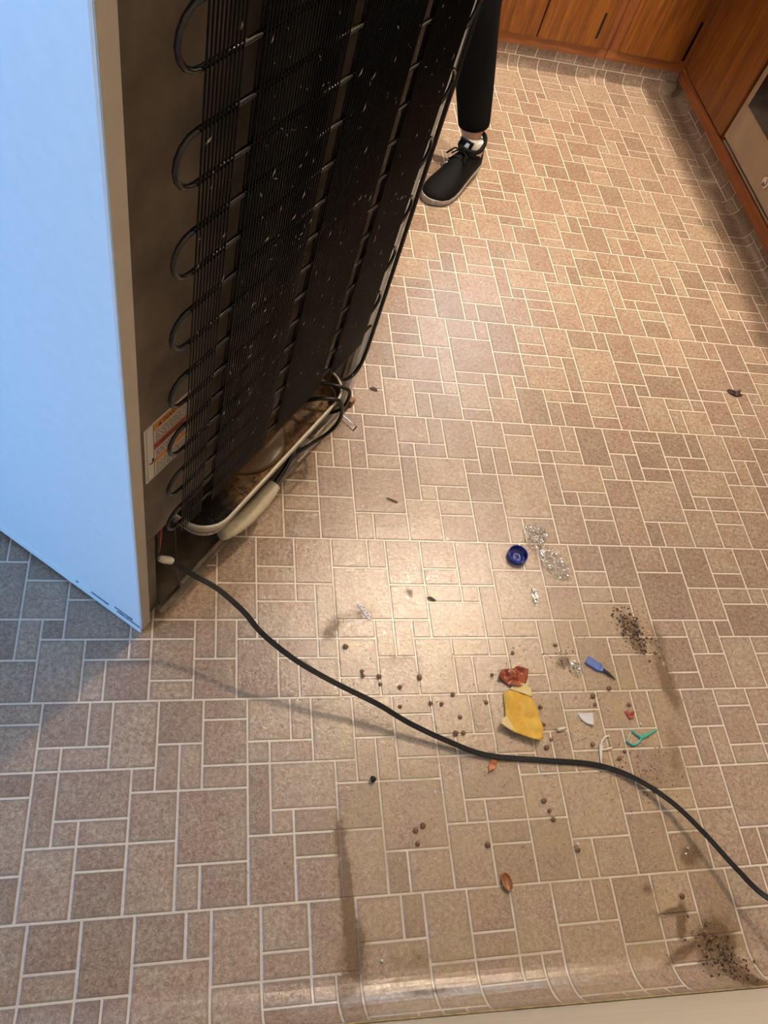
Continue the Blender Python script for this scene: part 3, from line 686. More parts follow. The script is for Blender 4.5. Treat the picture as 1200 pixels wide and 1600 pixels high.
M['crumb'] = simple('dark_brown_crumb', (0.085, 0.042, 0.017), 0.7, var=0.35, scale=200)
tag(cr.build('sludge_crumbs', 'crumb', pan), 'dark dried crumbs in the pan', None, None, 'stuff')
# compressor under the pan, foam sleeve, pipes, leads
comp = MB().lathe([(0.0, 0.034), (0.095, 0.034), (0.108, 0.055), (0.108, 0.085), (0.100, 0.115), (0.075, 0.138), (0.03, 0.1445), (0.0, 0.145)], 28, (0.40, 0.135, 0)); comp.build('compressor', 'black', fr)
tag(MB().tube(smooth_path([(0.212, -0.008, 0.084), (0.232, -0.011, 0.076), (0.27, -0.015, 0.067), (0.315, -0.017, 0.068), (0.352, -0.017, 0.073), (0.368, -0.016, 0.075)], 5), [0.0115]+[0.0125+0.0045*math.sin(PI*i/24) for i in range(24)]+[0.0140], 16).build('foam_sleeve', 'foam', fr), 'cream foam sleeve below the drain pan')
MB().tube(smooth_path([(0.362, -0.016, 0.075), (0.42, -0.010, 0.085), (0.47, 0.01, 0.10), (0.46, 0.05, 0.10)], 5), 0.005, 8).build('suction_pipe', 'black', fr)
MB().tube(smooth_path([(0.490, 0.03, 0.185), (0.505, 0.0, 0.210), (0.528, -0.028, 0.210), (0.540, -0.038, 0.19), (0.552, -0.040, 0.14), (0.548, -0.032, 0.09), (0.515, -0.014, 0.062), (0.46, 0.004, 0.058), (0.42, 0.03, 0.06)], 6), 0.0040, 8).build('drain_tube', 'rubber', fr)
MB().tube(smooth_path([(0.515, 0.05, 0.19), (0.540, 0.015, 0.212), (0.562, -0.022, 0.210), (0.578, -0.034, 0.185), (0.580, -0.024, 0.12), (0.56, 0.02, 0.08), (0.51, 0.07, 0.07)], 6), 0.0038, 8).build('drain_tube', 'rubber', fr)
M['redwire'] = simple('red_lead', (0.34, 0.05, 0.035), 0.5)
MB().tube(smooth_path([(0.058, 0.010, 0.225), (0.066, 0.012, 0.25), (0.088, 0.03, 0.275), (0.12, 0.08, 0.28)], 5), 0.0022, 6).build('lead_wire', 'redwire', fr)
MB().tube(smooth_path([(0.056, 0.008, 0.228), (0.060, 0.012, 0.262), (0.078, 0.03, 0.286), (0.11, 0.09, 0.287)], 5), 0.0022, 6).build('lead_wire', 'black', fr)
MB().tube(smooth_path([(0.105, 0.02, 0.285), (0.100, 0.01, 0.22), (0.092, 0.0, 0.14), (0.098, -0.002, 0.07), (0.108, -0.003, 0.03)], 5), 0.0014, 6).build('ground_wire', 'rubber', fr)
def frpt(x, y, z): return FRM @ Vector((x, y, z))

# power cord: three ribbed conductors side by side, laid in room coordinates
cpts = [(0.1935, 0.1638, 0.2167), (0.2057, 0.171, 0.2), (0.2394, 0.162, 0.17), (0.283, 0.1447, 0.15), (0.3277, 0.112, 0.13), (0.3619, 0.0787, 0.11), (0.4193, 0.0408, 0.085), (0.4887, 0.0059, 0.065), (0.5712, -0.0302, 0.045),
        (0.6308, -0.0622, 0.03), (0.7033, -0.0931, 0.016), (0.7766, -0.1186, 0.007), (0.8889, -0.1318, 0.0045), (0.9905, -0.1441, 0.0045), (1.0598, -0.1722, 0.010), (1.1168, -0.2213, 0.022), (1.1578, -0.2792, 0.033),
        (1.1936, -0.3441, 0.046), (1.228, -0.3956, 0.06), (1.28, -0.45, 0.12), (1.33, -0.485, 0.22), (1.36, -0.500, 0.32)]
sp = smooth_path(cpts, 7)
cm = MB()
for off in (-0.0031, 0.0, 0.0031):
    pp = []
    for i, p in enumerate(sp):
        t = (sp[min(i+1, len(sp)-1)]-sp[max(i-1, 0)]).normalized(); sd = t.cross(Vector((0, 0, 1)))
        sd = sd.normalized() if sd.length > 0.05 else Vector((1, 0, 0)); pp.append(p+sd*off)
    cm.tube(pp, 0.0021, 8)
cord = cm.build('power_cord', 'rubber'); cord.parent = fr; cord.matrix_parent_inverse = FRM.inverted(); tag(cord, 'black flat power cord snaking over the floor')
plug = MB().box((1.335, near_y(1.36)+0.0035, 0.305), (1.385, near_y(1.36)+0.03, 0.345), 0.006).build('plug', 'rubber'); plug.parent = cord
sr = MB().tube([Vector((0.1865, 0.1625, 0.2225)), Vector((0.1935, 0.1640, 0.2167)), Vector((0.2035, 0.1700, 0.2025)), Vector((0.2062, 0.1704, 0.1995))], [0.005, 0.0066, 0.0066, 0.0056], 12).build('strain_relief', 'plastic_white'); sr.parent = fr; sr.matrix_parent_inverse = FRM.inverted()
tag(MB().box((1.325, near_y(1.36)-0.0004, 0.275), (1.395, near_y(1.36)+0.003, 0.395), 0.001).build('wall_outlet', 'plastic_white'), 'white wall outlet the power cord runs to', 'outlet')

# ------------------------------------------------------------------ person: black leggings and sneakers, standing beyond the refrigerator
M['skin'] = simple('skin', (0.62, 0.36, 0.25), 0.5, var=0.06, scale=40)
M['leggings'] = simple('black_leggings', (0.0035, 0.0035, 0.004), 0.85, var=0.15, scale=200, bumpy=0.05, spec=0.10)
M['shirt'] = simple('charcoal_sweater', (0.05, 0.05, 0.06), 0.9, var=0.2, scale=150)
M['hair'] = simple('brown_hair', (0.06, 0.03, 0.015), 0.5, var=0.3, scale=120)
M['shoe'] = simple('black_knit_shoe', (0.005, 0.005, 0.0055), 0.75, var=0.25, scale=300, bumpy=0.2, spec=0.15)
M['sole'] = simple('grey_white_sole', (0.36, 0.32, 0.28), 0.6, var=0.15, scale=60)
M['sock'] = simple('white_sock', (0.72, 0.68, 0.64), 0.9, var=0.06, scale=200, bumpy=0.1)
M['silver'] = simple('silver_patch', (0.70, 0.70, 0.70), 0.35, 0.3)
def skinmesh(name, mat, verts, edges, parent, sub=2):
    me = bpy.data.meshes.new(name); me.from_pydata([v[:3] for v in verts], edges, []); o = bpy.data.objects.new(name, me); C.objects.link(o)
    mo = o.modifiers.new('skin', 'SKIN'); mo.use_smooth_shade = True
    lay = me.skin_vertices[0].data if len(me.skin_vertices) else None
    for i, v in enumerate(verts):
        r = v[3]; lay[i].radius = r if isinstance(r, tuple) else (r, r); lay[i].use_root = (i == 0)
    ss = o.modifiers.new('sub', 'SUBSURF'); ss.levels = sub; ss.render_levels = sub
    me.materials.append(M[mat]); o.parent = parent
    return o
per = empty('person', (0.87, 1.90, 0)); tag(per, 'person in black leggings and black sneakers standing behind the refrigerator', 'person')
D = Vector((-0.64, -0.77, 0)).normalized(); LF = Vector((0.77, -0.64, 0)).normalized()
base = Vector((0.87, 1.90, 0))
def rel(x, y, z): return (x-base.x, y-base.y, z)
pel = Vector((0.86, 1.92, 0.93))
def bp(f, l, z, r): q = pel+D*f+LF*l; return (*rel(q.x, q.y, z), r)
lank, lcalf, lknee = (1.004, 1.659, 0.10), (0.968, 1.710, 0.27), (0.912, 1.712, 0.47)
rank, rcalf, rknee = (0.735, 1.93, 0.10), (0.735, 1.945, 0.28), (0.750, 1.915, 0.48)
V = [bp(0, 0, 0.94, (0.15, 0.11)), bp(0.0, 0, 1.10, (0.125, 0.095)), bp(0.03, 0, 1.28, (0.15, 0.11)), bp(0.03, 0, 1.40, (0.13, 0.085)), bp(0.04, 0, 1.47, 0.052), bp(0.06, 0, 1.55, (0.062, 0.07)), bp(0.065, 0, 1.63, (0.078, 0.095)), bp(0.05, 0, 1.70, (0.05, 0.06)),
     bp(0.0, 0.09, 0.86, 0.085), (*rel(*lknee), 0.054), (*rel(*lcalf), 0.05), (*rel(*lank), 0.034),
     bp(0.0, -0.09, 0.86, 0.085), (*rel(*rknee), 0.054), (*rel(*rcalf), 0.05), (*rel(*rank), 0.034),
     bp(0.03, 0.18, 1.38, 0.052), bp(0.05, 0.25, 1.12, 0.040), bp(0.22, 0.23, 0.98, 0.026), bp(0.03, -0.18, 1.38, 0.052), bp(0.05, -0.25, 1.12, 0.040), bp(0.22, -0.23, 0.98, 0.026)]
E = [(0, 1), (1, 2), (2, 3), (3, 4), (4, 5), (5, 6), (6, 7), (0, 8), (8, 9), (9, 10), (10, 11), (0, 12), (12, 13), (13, 14), (14, 15), (3, 16), (16, 17), (17, 18), (3, 19), (19, 20), (20, 21)]
for si, wi in ((1, 18), (-1, 21)):            # hands with five fingers
    w_ = Vector(V[wi][:3]); pd = (D*0.86+Vector((0, 0, -0.5))).normalized(); ac = LF*si
    k0 = len(V); V.append((*(w_+pd*0.06), (0.034, 0.016))); E.append((wi, k0))
    for fi, (ofs, ln_) in enumerate(((-0.030, 0.070), (-0.010, 0.082), (0.010, 0.078), (0.029, 0.062))):
        q = w_+pd*0.09-ac*ofs; k1 = len(V); V.append((*q, 0.009)); E.append((k0, k1))
        q2 = q+pd*ln_*0.5+Vector((0, 0, -0.006)); V.append((*q2, 0.0085)); E.append((k1, k1+1))
        q3 = q2+pd*ln_*0.45+Vector((0, 0, -0.02)); V.append((*q3, 0.007)); E.append((k1+1, k1+2))
    q = w_+pd*0.035-ac*0.042; k1 = len(V); V.append((*q, 0.010)); E.append((k0, k1)); V.append((*(q+pd*0.035-ac*0.012), 0.008)); E.append((k1, k1+1))
skinmesh('body', 'skin', V, E, per)
leg = [bp(0, 0, 1.00, (0.165, 0.12)), bp(0, 0, 0.92, (0.168, 0.125)), bp(0, 0.09, 0.84, 0.094), (*rel(*lknee), 0.066), (*rel(*lcalf), 0.061), (*rel(0.996, 1.672, 0.155), 0.051), (*rel(1.001, 1.666, 0.128), 0.049),
       bp(0, -0.09, 0.84, 0.094), (*rel(*rknee), 0.066), (*rel(*rcalf), 0.061), (*rel(0.735, 1.935, 0.155), 0.050), (*rel(0.735, 1.933, 0.128), 0.049)]
skinmesh('leggings', 'leggings', leg, [(0, 1), (1, 2), (2, 3), (3, 4), (4, 5), (5, 6), (1, 7), (7, 8), (8, 9), (9, 10), (10, 11)], per)
sw = [bp(0, 0, 0.87, (0.180, 0.142)), bp(0, 0, 1.08, (0.155, 0.122)), bp(0.03, 0, 1.27, (0.172, 0.132)), bp(0.03, 0, 1.40, (0.155, 0.110)), bp(0.04, 0, 1.475, 0.078), bp(0.03, 0.18, 1.38, 0.062), bp(0.05, 0.25, 1.12, 0.050), bp(0.20, 0.232, 0.995, 0.036), bp(0.03, -0.18, 1.38, 0.062), bp(0.05, -0.25, 1.12, 0.050), bp(0.20, -0.232, 0.995, 0.036)]
skinmesh('sweater', 'shirt', sw, [(0, 1), (1, 2), (2, 3), (3, 4), (3, 5), (5, 6), (6, 7), (3, 8), (8, 9), (9, 10)], per)
skinmesh('hair', 'hair', [bp(0.055, 0, 1.725, (0.085, 0.085)), bp(0.015, 0, 1.68, (0.096, 0.096)), bp(-0.02, 0, 1.60, (0.085, 0.07)), bp(-0.03, 0, 1.50, (0.06, 0.045))], [(0, 1), (1, 2), (2, 3)], per)
for si in (1, -1):
    MB().lathe([(0.0, -0.006), (0.005, -0.004), (0.007, 0.0), (0.005, 0.004), (0.0, 0.006)], 10, bp(0.148, 0.03*si, 1.63, 0)[:3]).build('eye', 'sock', per)
MB().tube([bp(0.155, 0, 1.635, 0)[:3], bp(0.172, 0, 1.605, 0)[:3], bp(0.158, 0, 1.598, 0)[:3]], [0.008, 0.013, 0.008], 8).build('nose', 'skin', per)
MB().tube([bp(0.142, 0.022, 1.566, 0)[:3], bp(0.152, 0, 1.565, 0)[:3], bp(0.142, -0.022, 1.566, 0)[:3]], [0.003, 0.006, 0.003], 8, flat=0.7).build('mouth', simple('lips', (0.45, 0.17, 0.14), 0.4), per)
for si in (1, -1):
    MB().tube([bp(0.05, 0.079*si, 1.645, 0)[:3], bp(0.045, 0.088*si, 1.63, 0)[:3], bp(0.055, 0.080*si, 1.605, 0)[:3]], [0.008, 0.010, 0.006], 8).build('ear', 'skin', per)

def sneaker(toe, ang, pitch_deg):
    """local x heel->toe"""
    root = bpy.data.objects.new('sneaker', None)
    L = 0.272
    st = [(0.0, 0.016, 0.070), (0.006, 0.026, 0.080), (0.025, 0.034, 0.082), (0.055, 0.036, 0.076), (0.085, 0.037, 0.086), (0.112, 0.039, 0.094), (0.140, 0.042, 0.082), (0.170, 0.046, 0.068), (0.200, 0.048, 0.058), (0.228, 0.046, 0.051), (0.250, 0.038, 0.045), (0.264, 0.026, 0.039), (0.271, 0.012, 0.032)]
    rings = []
    for (x, w_, h) in st:
        g = []
        for k in range(20):
            a = 2*PI*k/20; cc, ss_ = math.cos(a), math.sin(a)
            y = w_*math.copysign(abs(cc)**0.75, cc); z = 0.018+(h-0.018)*(abs(ss_)**0.85) if ss_ > 0 else 0.018+0.004*ss_
            if ss_ > 0: y *= 1-0.32*(max(0, ss_)**2)*(1 if 0.03 < x < 0.2 else 0.4)
            g.append((x, y+0.004*math.sin(PI*x/L), z))
        rings.append(g)
    rot = Matrix.Translation(Vector(toe)-base) @ Matrix.Rotation(ang, 4, 'Z') @ Matrix.Translation((-0.055, 0, 0)) @ Matrix.Rotation(math.radians(pitch_deg), 4, 'Y') @ Matrix.Translation((-(L-0.055), 0, 0))
    up = MB().loft(rings)
    def put(mb, name, mat, par):
        mb.v = [tuple(rot @ Vector(v)) for v in mb.v]; return mb.build(name, mat, par)
    shoe = put(up, 'sneaker', 'shoe', per)
    so = []
    for (z, gr) in ((0.0, -0.004), (0.004, 0.001), (0.010, 0.003), (0.018, 0.001), (0.020, -0.002)):
        left = [(x+(0.004 if i == len(st)-1 else (-0.004 if i == 0 else 0)), w_+gr+0.004*math.sin(PI*x/L), z+(0.010*max(0, (x-0.2)/0.07)**2)) for i, (x, w_, h) in enumerate(st)]
        right = [(x+(0.004 if i == len(st)-1 else (-0.004 if i == 0 else 0)), -w_-gr+0.004*math.sin(PI*x/L), z+(0.010*max(0, (x-0.2)/0.07)**2)) for i, (x, w_, h) in enumerate(st)]
        so.append(left+list(reversed(right)))
    put(MB().loft(list(reversed(so)), smooth=False), 'sole', 'sole', shoe)
    col = []
    for k in range(20):
        a = 2*PI*k/20; x = 0.058+0.052*math.cos(a); y = 0.032*math.sin(a); z = 0.086+0.016*(math.cos(a)**2)*(1 if math.cos(a) > 0 else 0.85)
        col.append((x, y+0.002, z))
    put(MB().tube(col, 0.0065, 8, closed=True), 'collar', 'shoe', shoe)
    put(MB().loft([[(0.103, -0.018, 0.092), (0.103, 0.018, 0.092), (0.109, 0.018, 0.090), (0.109, -0.018, 0.090)], [(0.090, -0.021, 0.120), (0.090, 0.021, 0.120), (0.098, 0.021, 0.121), (0.098, -0.021, 0.121)]], smooth=False), 'tongue', 'shoe', shoe)
    put(MB().loft([[(0.1085, -0.006, 0.098), (0.1085, 0.010, 0.098), (0.1095, 0.010, 0.098), (0.1095, -0.006, 0.098)], [(0.1005, 0.002, 0.118), (0.1005, 0.012, 0.118), (0.1015, 0.012, 0.118), (0.1015, 0.002, 0.118)]], smooth=False), 'tongue_patch', 'silver', shoe)
    for i, x in enumerate((0.118, 0.132, 0.146, 0.160)):
        h = 0.093-0.011*i*1.05
        put(MB().tube([(x+0.006, -0.027, h-0.012), (x, -0.012, h+0.003), (x, 0.012, h+0.003), (x-0.004, 0.030, h-0.012)], 0.0026, 6), 'lace', 'shoe', shoe)
        put(MB().tube([(x+0.006, -0.0285, h-0.010), (x+0.002, -0.022, h-0.0035)], 0.0020, 6), 'eyelet', 'silver', shoe)
    put(MB().tube([(0.112, 0.0, 0.100), (0.126, 0.02, 0.099), (0.140, 0.035, 0.085), (0.128, 0.030, 0.080)], 0.0026, 6), 'lace', 'shoe', shoe)
    put(MB().tube([(0.112, 0.0, 0.100), (0.122, -0.022, 0.100), (0.138, -0.037, 0.083)], 0.0026, 6), 'lace', 'shoe', shoe)
    return shoe
sneaker((0.868, 1.478, 0.0), math.atan2(D.y, D.x), 7.0)
sneaker((0.60, 1.76, 0.0), math.atan2(D.y, D.x), 0.0)
for (x, y, z0_, r0) in ((1.006, 1.655, 0.055, 0.036), (0.738, 1.927, 0.045, 0.036)):
    MB().tube([(*rel(x+0.006, y+0.004, z0_),), (*rel(x, y, 0.09),), (*rel(x-0.002, y+0.002, 0.108),), (*rel(x-0.002, y+0.003, 0.111),)], [r0+0.002, r0+0.001, r0+0.001, r0-0.003], 16).build('sock', 'sock', per)

# ------------------------------------------------------------------ litter on the floor
def densify(poly, n):
    out = []
    for i in range(len(poly)):
        a, b_ = Vector(poly[i]), Vector(poly[(i+1) % len(poly)])
        for k in range(n): out.append(a+(b_-a)*k/n)
    return out
def sheet_thing(name, poly, zf, mat, thick=0.0004, n=4, rings_n=6, smooth=True, parent=None, origin=None):
    P = densify(poly, n); c = sum(P, Vector((0, 0)))/len(P); org = Vector(origin) if origin else c
    vs = [(c.x-org.x, c.y-org.y, zf(c.x, c.y))]; fs = []; m = len(P)
    for r in range(1, rings_n+1):
        for p in P:
            q = c+(p-c)*r/rings_n; vs.append((q.x-org.x, q.y-org.y, zf(q.x, q.y)))
    for k in range(m): fs.append((0, 1+k, 1+(k+1) % m))
    for r in range(rings_n-1):
        for k in range(m):
            a, b_ = 1+r*m+k, 1+r*m+(k+1) % m; fs.append((a, a+m, b_+m, b_))
    # closed thin sheet
    N = len(vs); bot = [(x, y, max(0.0010, z-thick) if z > thick+0.001 else z-thick) for x, y, z in vs]
    fb = [tuple(i+N for i in reversed(f)) for f in fs]; o0 = 1+(rings_n-1)*m
    fr_ = [(o0+k, o0+k+N, o0+(k+1) % m+N, o0+(k+1) % m) for k in range(m)]
    mb = MB(); mb.add(vs+bot, fs+fb+fr_, smooth); o = mb.build(name, mat, parent)
    o.location = (org.x, org.y, 0); return o
def nz(x, y, s, seed=0.0): return noise.noise(Vector((x*s+seed, y*s-seed, seed*0.7)))
FZ = 0.0012
# blue bottle cap
M['blue'] = simple('blue_plastic_cap', (0.012, 0.022, 0.23), 0.30, var=0.1)
cap = MB(); segc = 72; prof = []
def ringc(r, z, rib=0.0): return [((r+(rib if k % 2 else 0))*math.cos(2*PI*k/segc), (r+(rib if k % 2 else 0))*math.sin(2*PI*k/segc), z) for k in range(segc)]
cap.loft([ringc(0.0005, 0.0), ringc(0.0195, 0.0), ringc(0.0208, 0.0012), ringc(0.0212, 0.003, 0.0005), ringc(0.0216, 0.0135, 0.0005), ringc(0.0217, 0.0150), ringc(0.0205, 0.0152), ringc(0.0199, 0.0140), ringc(0.0194, 0.0022), ringc(0.0150, 0.0018), ringc(0.0144, 0.0042), ringc(0.0136, 0.0042), ringc(0.0132, 0.0018), ringc(0.0035, 0.0017), ringc(0.0028, 0.0024), ringc(0.0004, 0.0024)])
tag(cap.build('bottle_cap', 'blue'), 'dark blue plastic bottle cap lying open side up', 'bottle cap').location = (0.9185, 0.302, FZ)
# clear wrappers
M['film'] = clear_film('clear_cellophane', (0.96, 0.95, 0.93), 0.0, 0.26)
pA = [(0.945, 0.375), (0.965, 0.384), (0.978, 0.372), (0.996, 0.386), (1.004, 0.356), (0.992, 0.337), (0.975, 0.322), (0.958, 0.318), (0.950, 0.338)]
pB = [(0.968, 0.325), (0.986, 0.333), (1.013, 0.316), (1.028, 0.300), (1.037, 0.278), (1.030, 0.252), (1.016, 0.245), (0.998, 0.252), (0.984, 0.270), (0.972, 0.292)]
for poly, sd, lb in ((pA, 3.1, 'crumpled clear plastic wrapper piece touching the blue cap'), (pB, 9.4, 'larger crumpled clear cellophane wrapper beside the blue cap')):
    zf = lambda x, y, sd=sd: FZ+0.0012+0.010*abs(nz(x, y, 70, sd))+0.006*abs(nz(x, y, 190, sd+2))
    tag(sheet_thing('plastic_wrapper', poly, zf, 'film', 0.0003, 6, 14, False), lb, 'wrapper')
tag(sheet_thing('plastic_shard', [(0.939, 0.226), (0.945, 0.227), (0.949, 0.212), (0.948, 0.196), (0.942, 0.186), (0.937, 0.196), (0.936, 0.212)], lambda x, y: FZ+0.001+0.003*abs(nz(x, y, 150, 2)), clear_film('milky_film', (0.80, 0.76, 0.68), 0.30, 0.2), 0.0003, 4, 6, False), 'small clear curled plastic shard below the blue cap', 'plastic')
tag(sheet_thing('plastic_shard', [(0.985, 0.062), (1.000, 0.066), (1.014, 0.054), (1.010, 0.034), (0.996, 0.026), (0.984, 0.040)], lambda x, y: FZ+0.001+0.005*abs(nz(x, y, 120, 5)), 'film', 0.0003, 4, 6, False), 'clear wrinkled plastic scrap beside the blue brush', 'plastic')
tag(MB().tube([(0.019*math.cos(2*PI*k/40), 0.019*math.sin(2*PI*k/40), 0.0020) for k in range(40)], 0.0012, 6, closed=True).build('plastic_ring', 'film'), 'thin clear plastic ring beside the power cord', 'ring').location = (1.034, -0.178, FZ)
tag(sheet_thing('floor_smear', [(0.548, 0.664), (0.557, 0.675), (0.594, 0.634), (0.584, 0.620)], lambda x, y: FZ+0.0006, clear_film('yellowed_smear', (0.80, 0.66, 0.48), 0.08, 0.2), 0.0002, 4, 4), 'yellowed floor tape strip by the far refrigerator corner', 'smear')  # thin film drawn for a brown smear on the floor
# white strip with black marks
M['whitebit'] = simple('white_scrap', (0.85, 0.80, 0.74), 0.6, var=0.05)
sc_ = empty('paper_strip', (0.573, 0.1725, FZ), math.radians(-60)); tag(sc_, 'small white plastic strip with black flecks near the cord', 'strip')
MB().box((-0.020, -0.0045, 0.0), (0.020, 0.0045, 0.0016), 0.0004).build('strip', 'whitebit', sc_)
for (x, y) in ((-0.013, -0.002), (-0.009, 0.002), (-0.003, -0.0025), (0.004, 0.001), (0.010, -0.001), (0.015, 0.002)):
    MB().box((x, y, 0.0015), (x+0.003, y+0.0017, 0.0019)).build('black_fleck', 'ink', sc_)
# red-brown onion skin
def leaf_mat(name, c1, c2, rough=0.4):
    m = simple(name, c1, rough, var=0.2, scale=70, col2=c2); return m
M['onion'] = leaf_mat('red_brown_skin', (0.36, 0.085, 0.030), (0.20, 0.035, 0.014), 0.3)
tag(sheet_thing('onion_skin', [(0.826, 0.030), (0.836, 0.046), (0.858, 0.046), (0.868, 0.052), (0.892, 0.044), (0.884, 0.020), (0.868, 0.010), (0.846, 0.014), (0.836, 0.022)], lambda x, y: FZ+0.002+0.016*abs(nz(x, y, 34, 1.4))+0.006*abs(nz(x, y, 90, 4)), 'onion', 0.0004, 5, 9), 'curled red-brown onion skin above the yellow paper', 'onion skin')
# yellow paper with a pale folded corner
M['yellow'] = simple('yellow_paper', (0.68, 0.42, 0.065), 0.8, var=0.12, scale=60, bumpy=0.1, col2=(0.58, 0.31, 0.035))
M['paleyellow'] = simple('pale_torn_paper', (0.74, 0.58, 0.26), 0.8, var=0.08)
yp = empty('yellow_paper', (0.855, -0.045, FZ)); tag(yp, 'crumpled yellow paper scrap with a pale torn corner', 'paper')
zy = lambda x, y: 0.0015+0.010*max(0, nz(x, y, 30, 7.7))+0.006*abs(nz(x, y, 62, 3))+0.30*max(0, -0.055-y)*max(0, 0.862-x)/0.05+0.28*max(0, -0.05-y)
def shift(poly): return [(x, y) for x, y in poly]
o = sheet_thing('paper_sheet', [(0.832, 0.002), (0.846, 0.004), (0.876, -0.002), (0.889, -0.014), (0.895, -0.040), (0.896, -0.066), (0.892, -0.093), (0.881, -0.098), (0.860, -0.090), (0.836, -0.081), (0.824, -0.070), (0.827, -0.052), (0.830, -0.030)], zy, 'yellow', 0.0005, 4, 9, True, yp); o.location = (o.location.x-0.855, o.location.y+0.045, 0)
o = sheet_thing('torn_corner', [(0.826, -0.048), (0.832, -0.060), (0.838, -0.080), (0.824, -0.073), (0.811, -0.064), (0.815, -0.056)], lambda x, y: 0.013+0.25*max(0, 0.830-x), 'paleyellow', 0.0005, 4, 5, True, yp); o.location = (o.location.x-0.855, o.location.y+0.045, 0)
o = sheet_thing('pale_corner', [(0.846, 0.006), (0.856, 0.016), (0.876, 0.018), (0.892, 0.008), (0.890, -0.010), (0.876, -0.004)], lambda x, y: 0.0035+0.002*abs(nz(x, y, 60, 1)), 'paleyellow', 0.0005, 4, 5, True, yp); o.location = (o.location.x-0.855, o.location.y+0.045, 0)
# blue brush
M['bluegrip'] = simple('blue_grip', (0.10, 0.17, 0.46), 0.3, var=0.1); M['bristle'] = simple('dark_bristle', (0.035, 0.028, 0.018), 0.7, var=0.3)
br = empty('mini_brush', (1.0405, 0.0545, FZ), math.atan2(-0.043, 0.056)); tag(br, 'flat blue plastic mini brush with a dark tapered tip', 'brush')
MB().box((-0.019, -0.0095, 0.0005), (0.013, 0.0095, 0.0060), 0.002).build('grip', 'bluegrip', br)
MB().prism([(0.0128, -0.0075), (0.020, -0.004), (0.020, 0.004), (0.0128, 0.0075)], 0.001, 0.0052).build('grip_neck', 'bluegrip', br)
MB().tube([(0.019, 0, 0.0032), (0.030, 0.0005, 0.0034), (0.046, -0.002, 0.0024), (0.050, -0.003, 0.0018)], [0.0040, 0.0036, 0.0014, 0.0006], 10, flat=0.7).build('tip', 'bristle', br)
# grey-white paper scrap
M['greypaper'] = simple('grey_white_scrap', (0.60, 0.57, 0.53), 0.5, var=0.06)
tag(sheet_thing('paper_scrap', [(0.978, -0.043), (0.994, -0.044), (1.010, -0.045), (1.008, -0.060), (1.005, -0.070), (0.994, -0.066), (0.985, -0.058)], lambda x, y: FZ+0.001+0.25*max(0, x-0.992)+0.1*max(0, -0.05-y), 'greypaper', 0.0004, 4, 5), 'small grey-white torn scrap between the yellow paper and teal pick', 'paper')
# capsule pill
M['pill'] = simple('ivory_capsule', (0.68, 0.57, 0.40), 0.3, var=0.05)
pl = MB().tube([(-0.0105+0.0036*(1-math.cos(a)) if True else 0, 0, 0.0038) for a in (0.05, 0.5, 1.0, PI/2)]+[(0.0105-0.0036*(1-math.cos(a)), 0, 0.0038) for a in (PI/2, 1.0, 0.5, 0.05)], [0.0036*math.sin(a) for a in (0.05, 0.5, 1.0, PI/2)]+[0.0036*math.sin(a) for a in (PI/2, 1.0, 0.5, 0.05)], 14)
o = pl.build('capsule_pill', 'pill'); tag(o, 'ivory capsule pill beside the yellow paper', 'pill'); o.location = (0.9375, -0.0745, FZ); o.rotation_euler = (0, 0, 0.2)
M['redbit'] = simple('red_shard', (0.36, 0.06, 0.035), 0.3, var=0.2, scale=120)
tag(sheet_thing('red_shard', [(1.080, -0.043), (1.090, -0.040), (1.101, -0.045), (1.096, -0.057), (1.087, -0.060)], lambda x, y: FZ+0.001+0.006*abs(nz(x, y, 80, 6)), 'redbit', 0.0012, 4, 4), 'red shard just above the teal pick', 'shard')
# floss picks
M['teal'] = simple('teal_plastic', (0.055, 0.40, 0.29), 0.3, var=0.08); M['pick_white'] = simple('white_plastic_pick', (0.74, 0.66, 0.52), 0.3, var=0.05)
def floss_pick(name, lab_, mat, frame, handle, floss, cx, cy2):
    r_ = empty(name, (cx, cy2, FZ)); tag(r_, lab_, 'floss pick')
    f3 = lambda q: [(x-cx, y-cy2, 0.0022) for x, y in q]
    MB().tube(smooth_path(f3(frame), 5), 0.0021, 8, flat=0.8).build('frame', mat, r_)
    hp = smooth_path(f3(handle), 5); n = len(hp)
    MB().tube(hp, [0.0042*(1-i/(n-1))+0.0010 for i in range(n)], 8, flat=0.45).build('handle', mat, r_)
    MB().tube(f3(floss), 0.0004, 6).build('floss', 'whitebit', r_)
floss_pick('floss_pick', 'teal dental floss pick right of the litter', 'teal', [(1.086, -0.081), (1.090, -0.088), (1.100, -0.096), (1.094, -0.105), (1.081, -0.1105), (1.074, -0.107), (1.0685, -0.101)], [(1.099, -0.097), (1.118, -0.091), (1.142, -0.0815)], [(1.086, -0.081), (1.069, -0.102)], 1.10, -0.095)
floss_pick('floss_pick', 'white dental floss pick partly under the cord', 'pick_white', [(1.034, -0.0905), (1.024, -0.0935), (1.014, -0.104), (1.012, -0.115), (1.020, -0.1165), (1.034, -0.1135)], [(1.013, -0.108), (1.008, -0.123), (1.003, -0.148)], [(1.034, -0.0905), (1.034, -0.1135)], 1.012, -0.118)
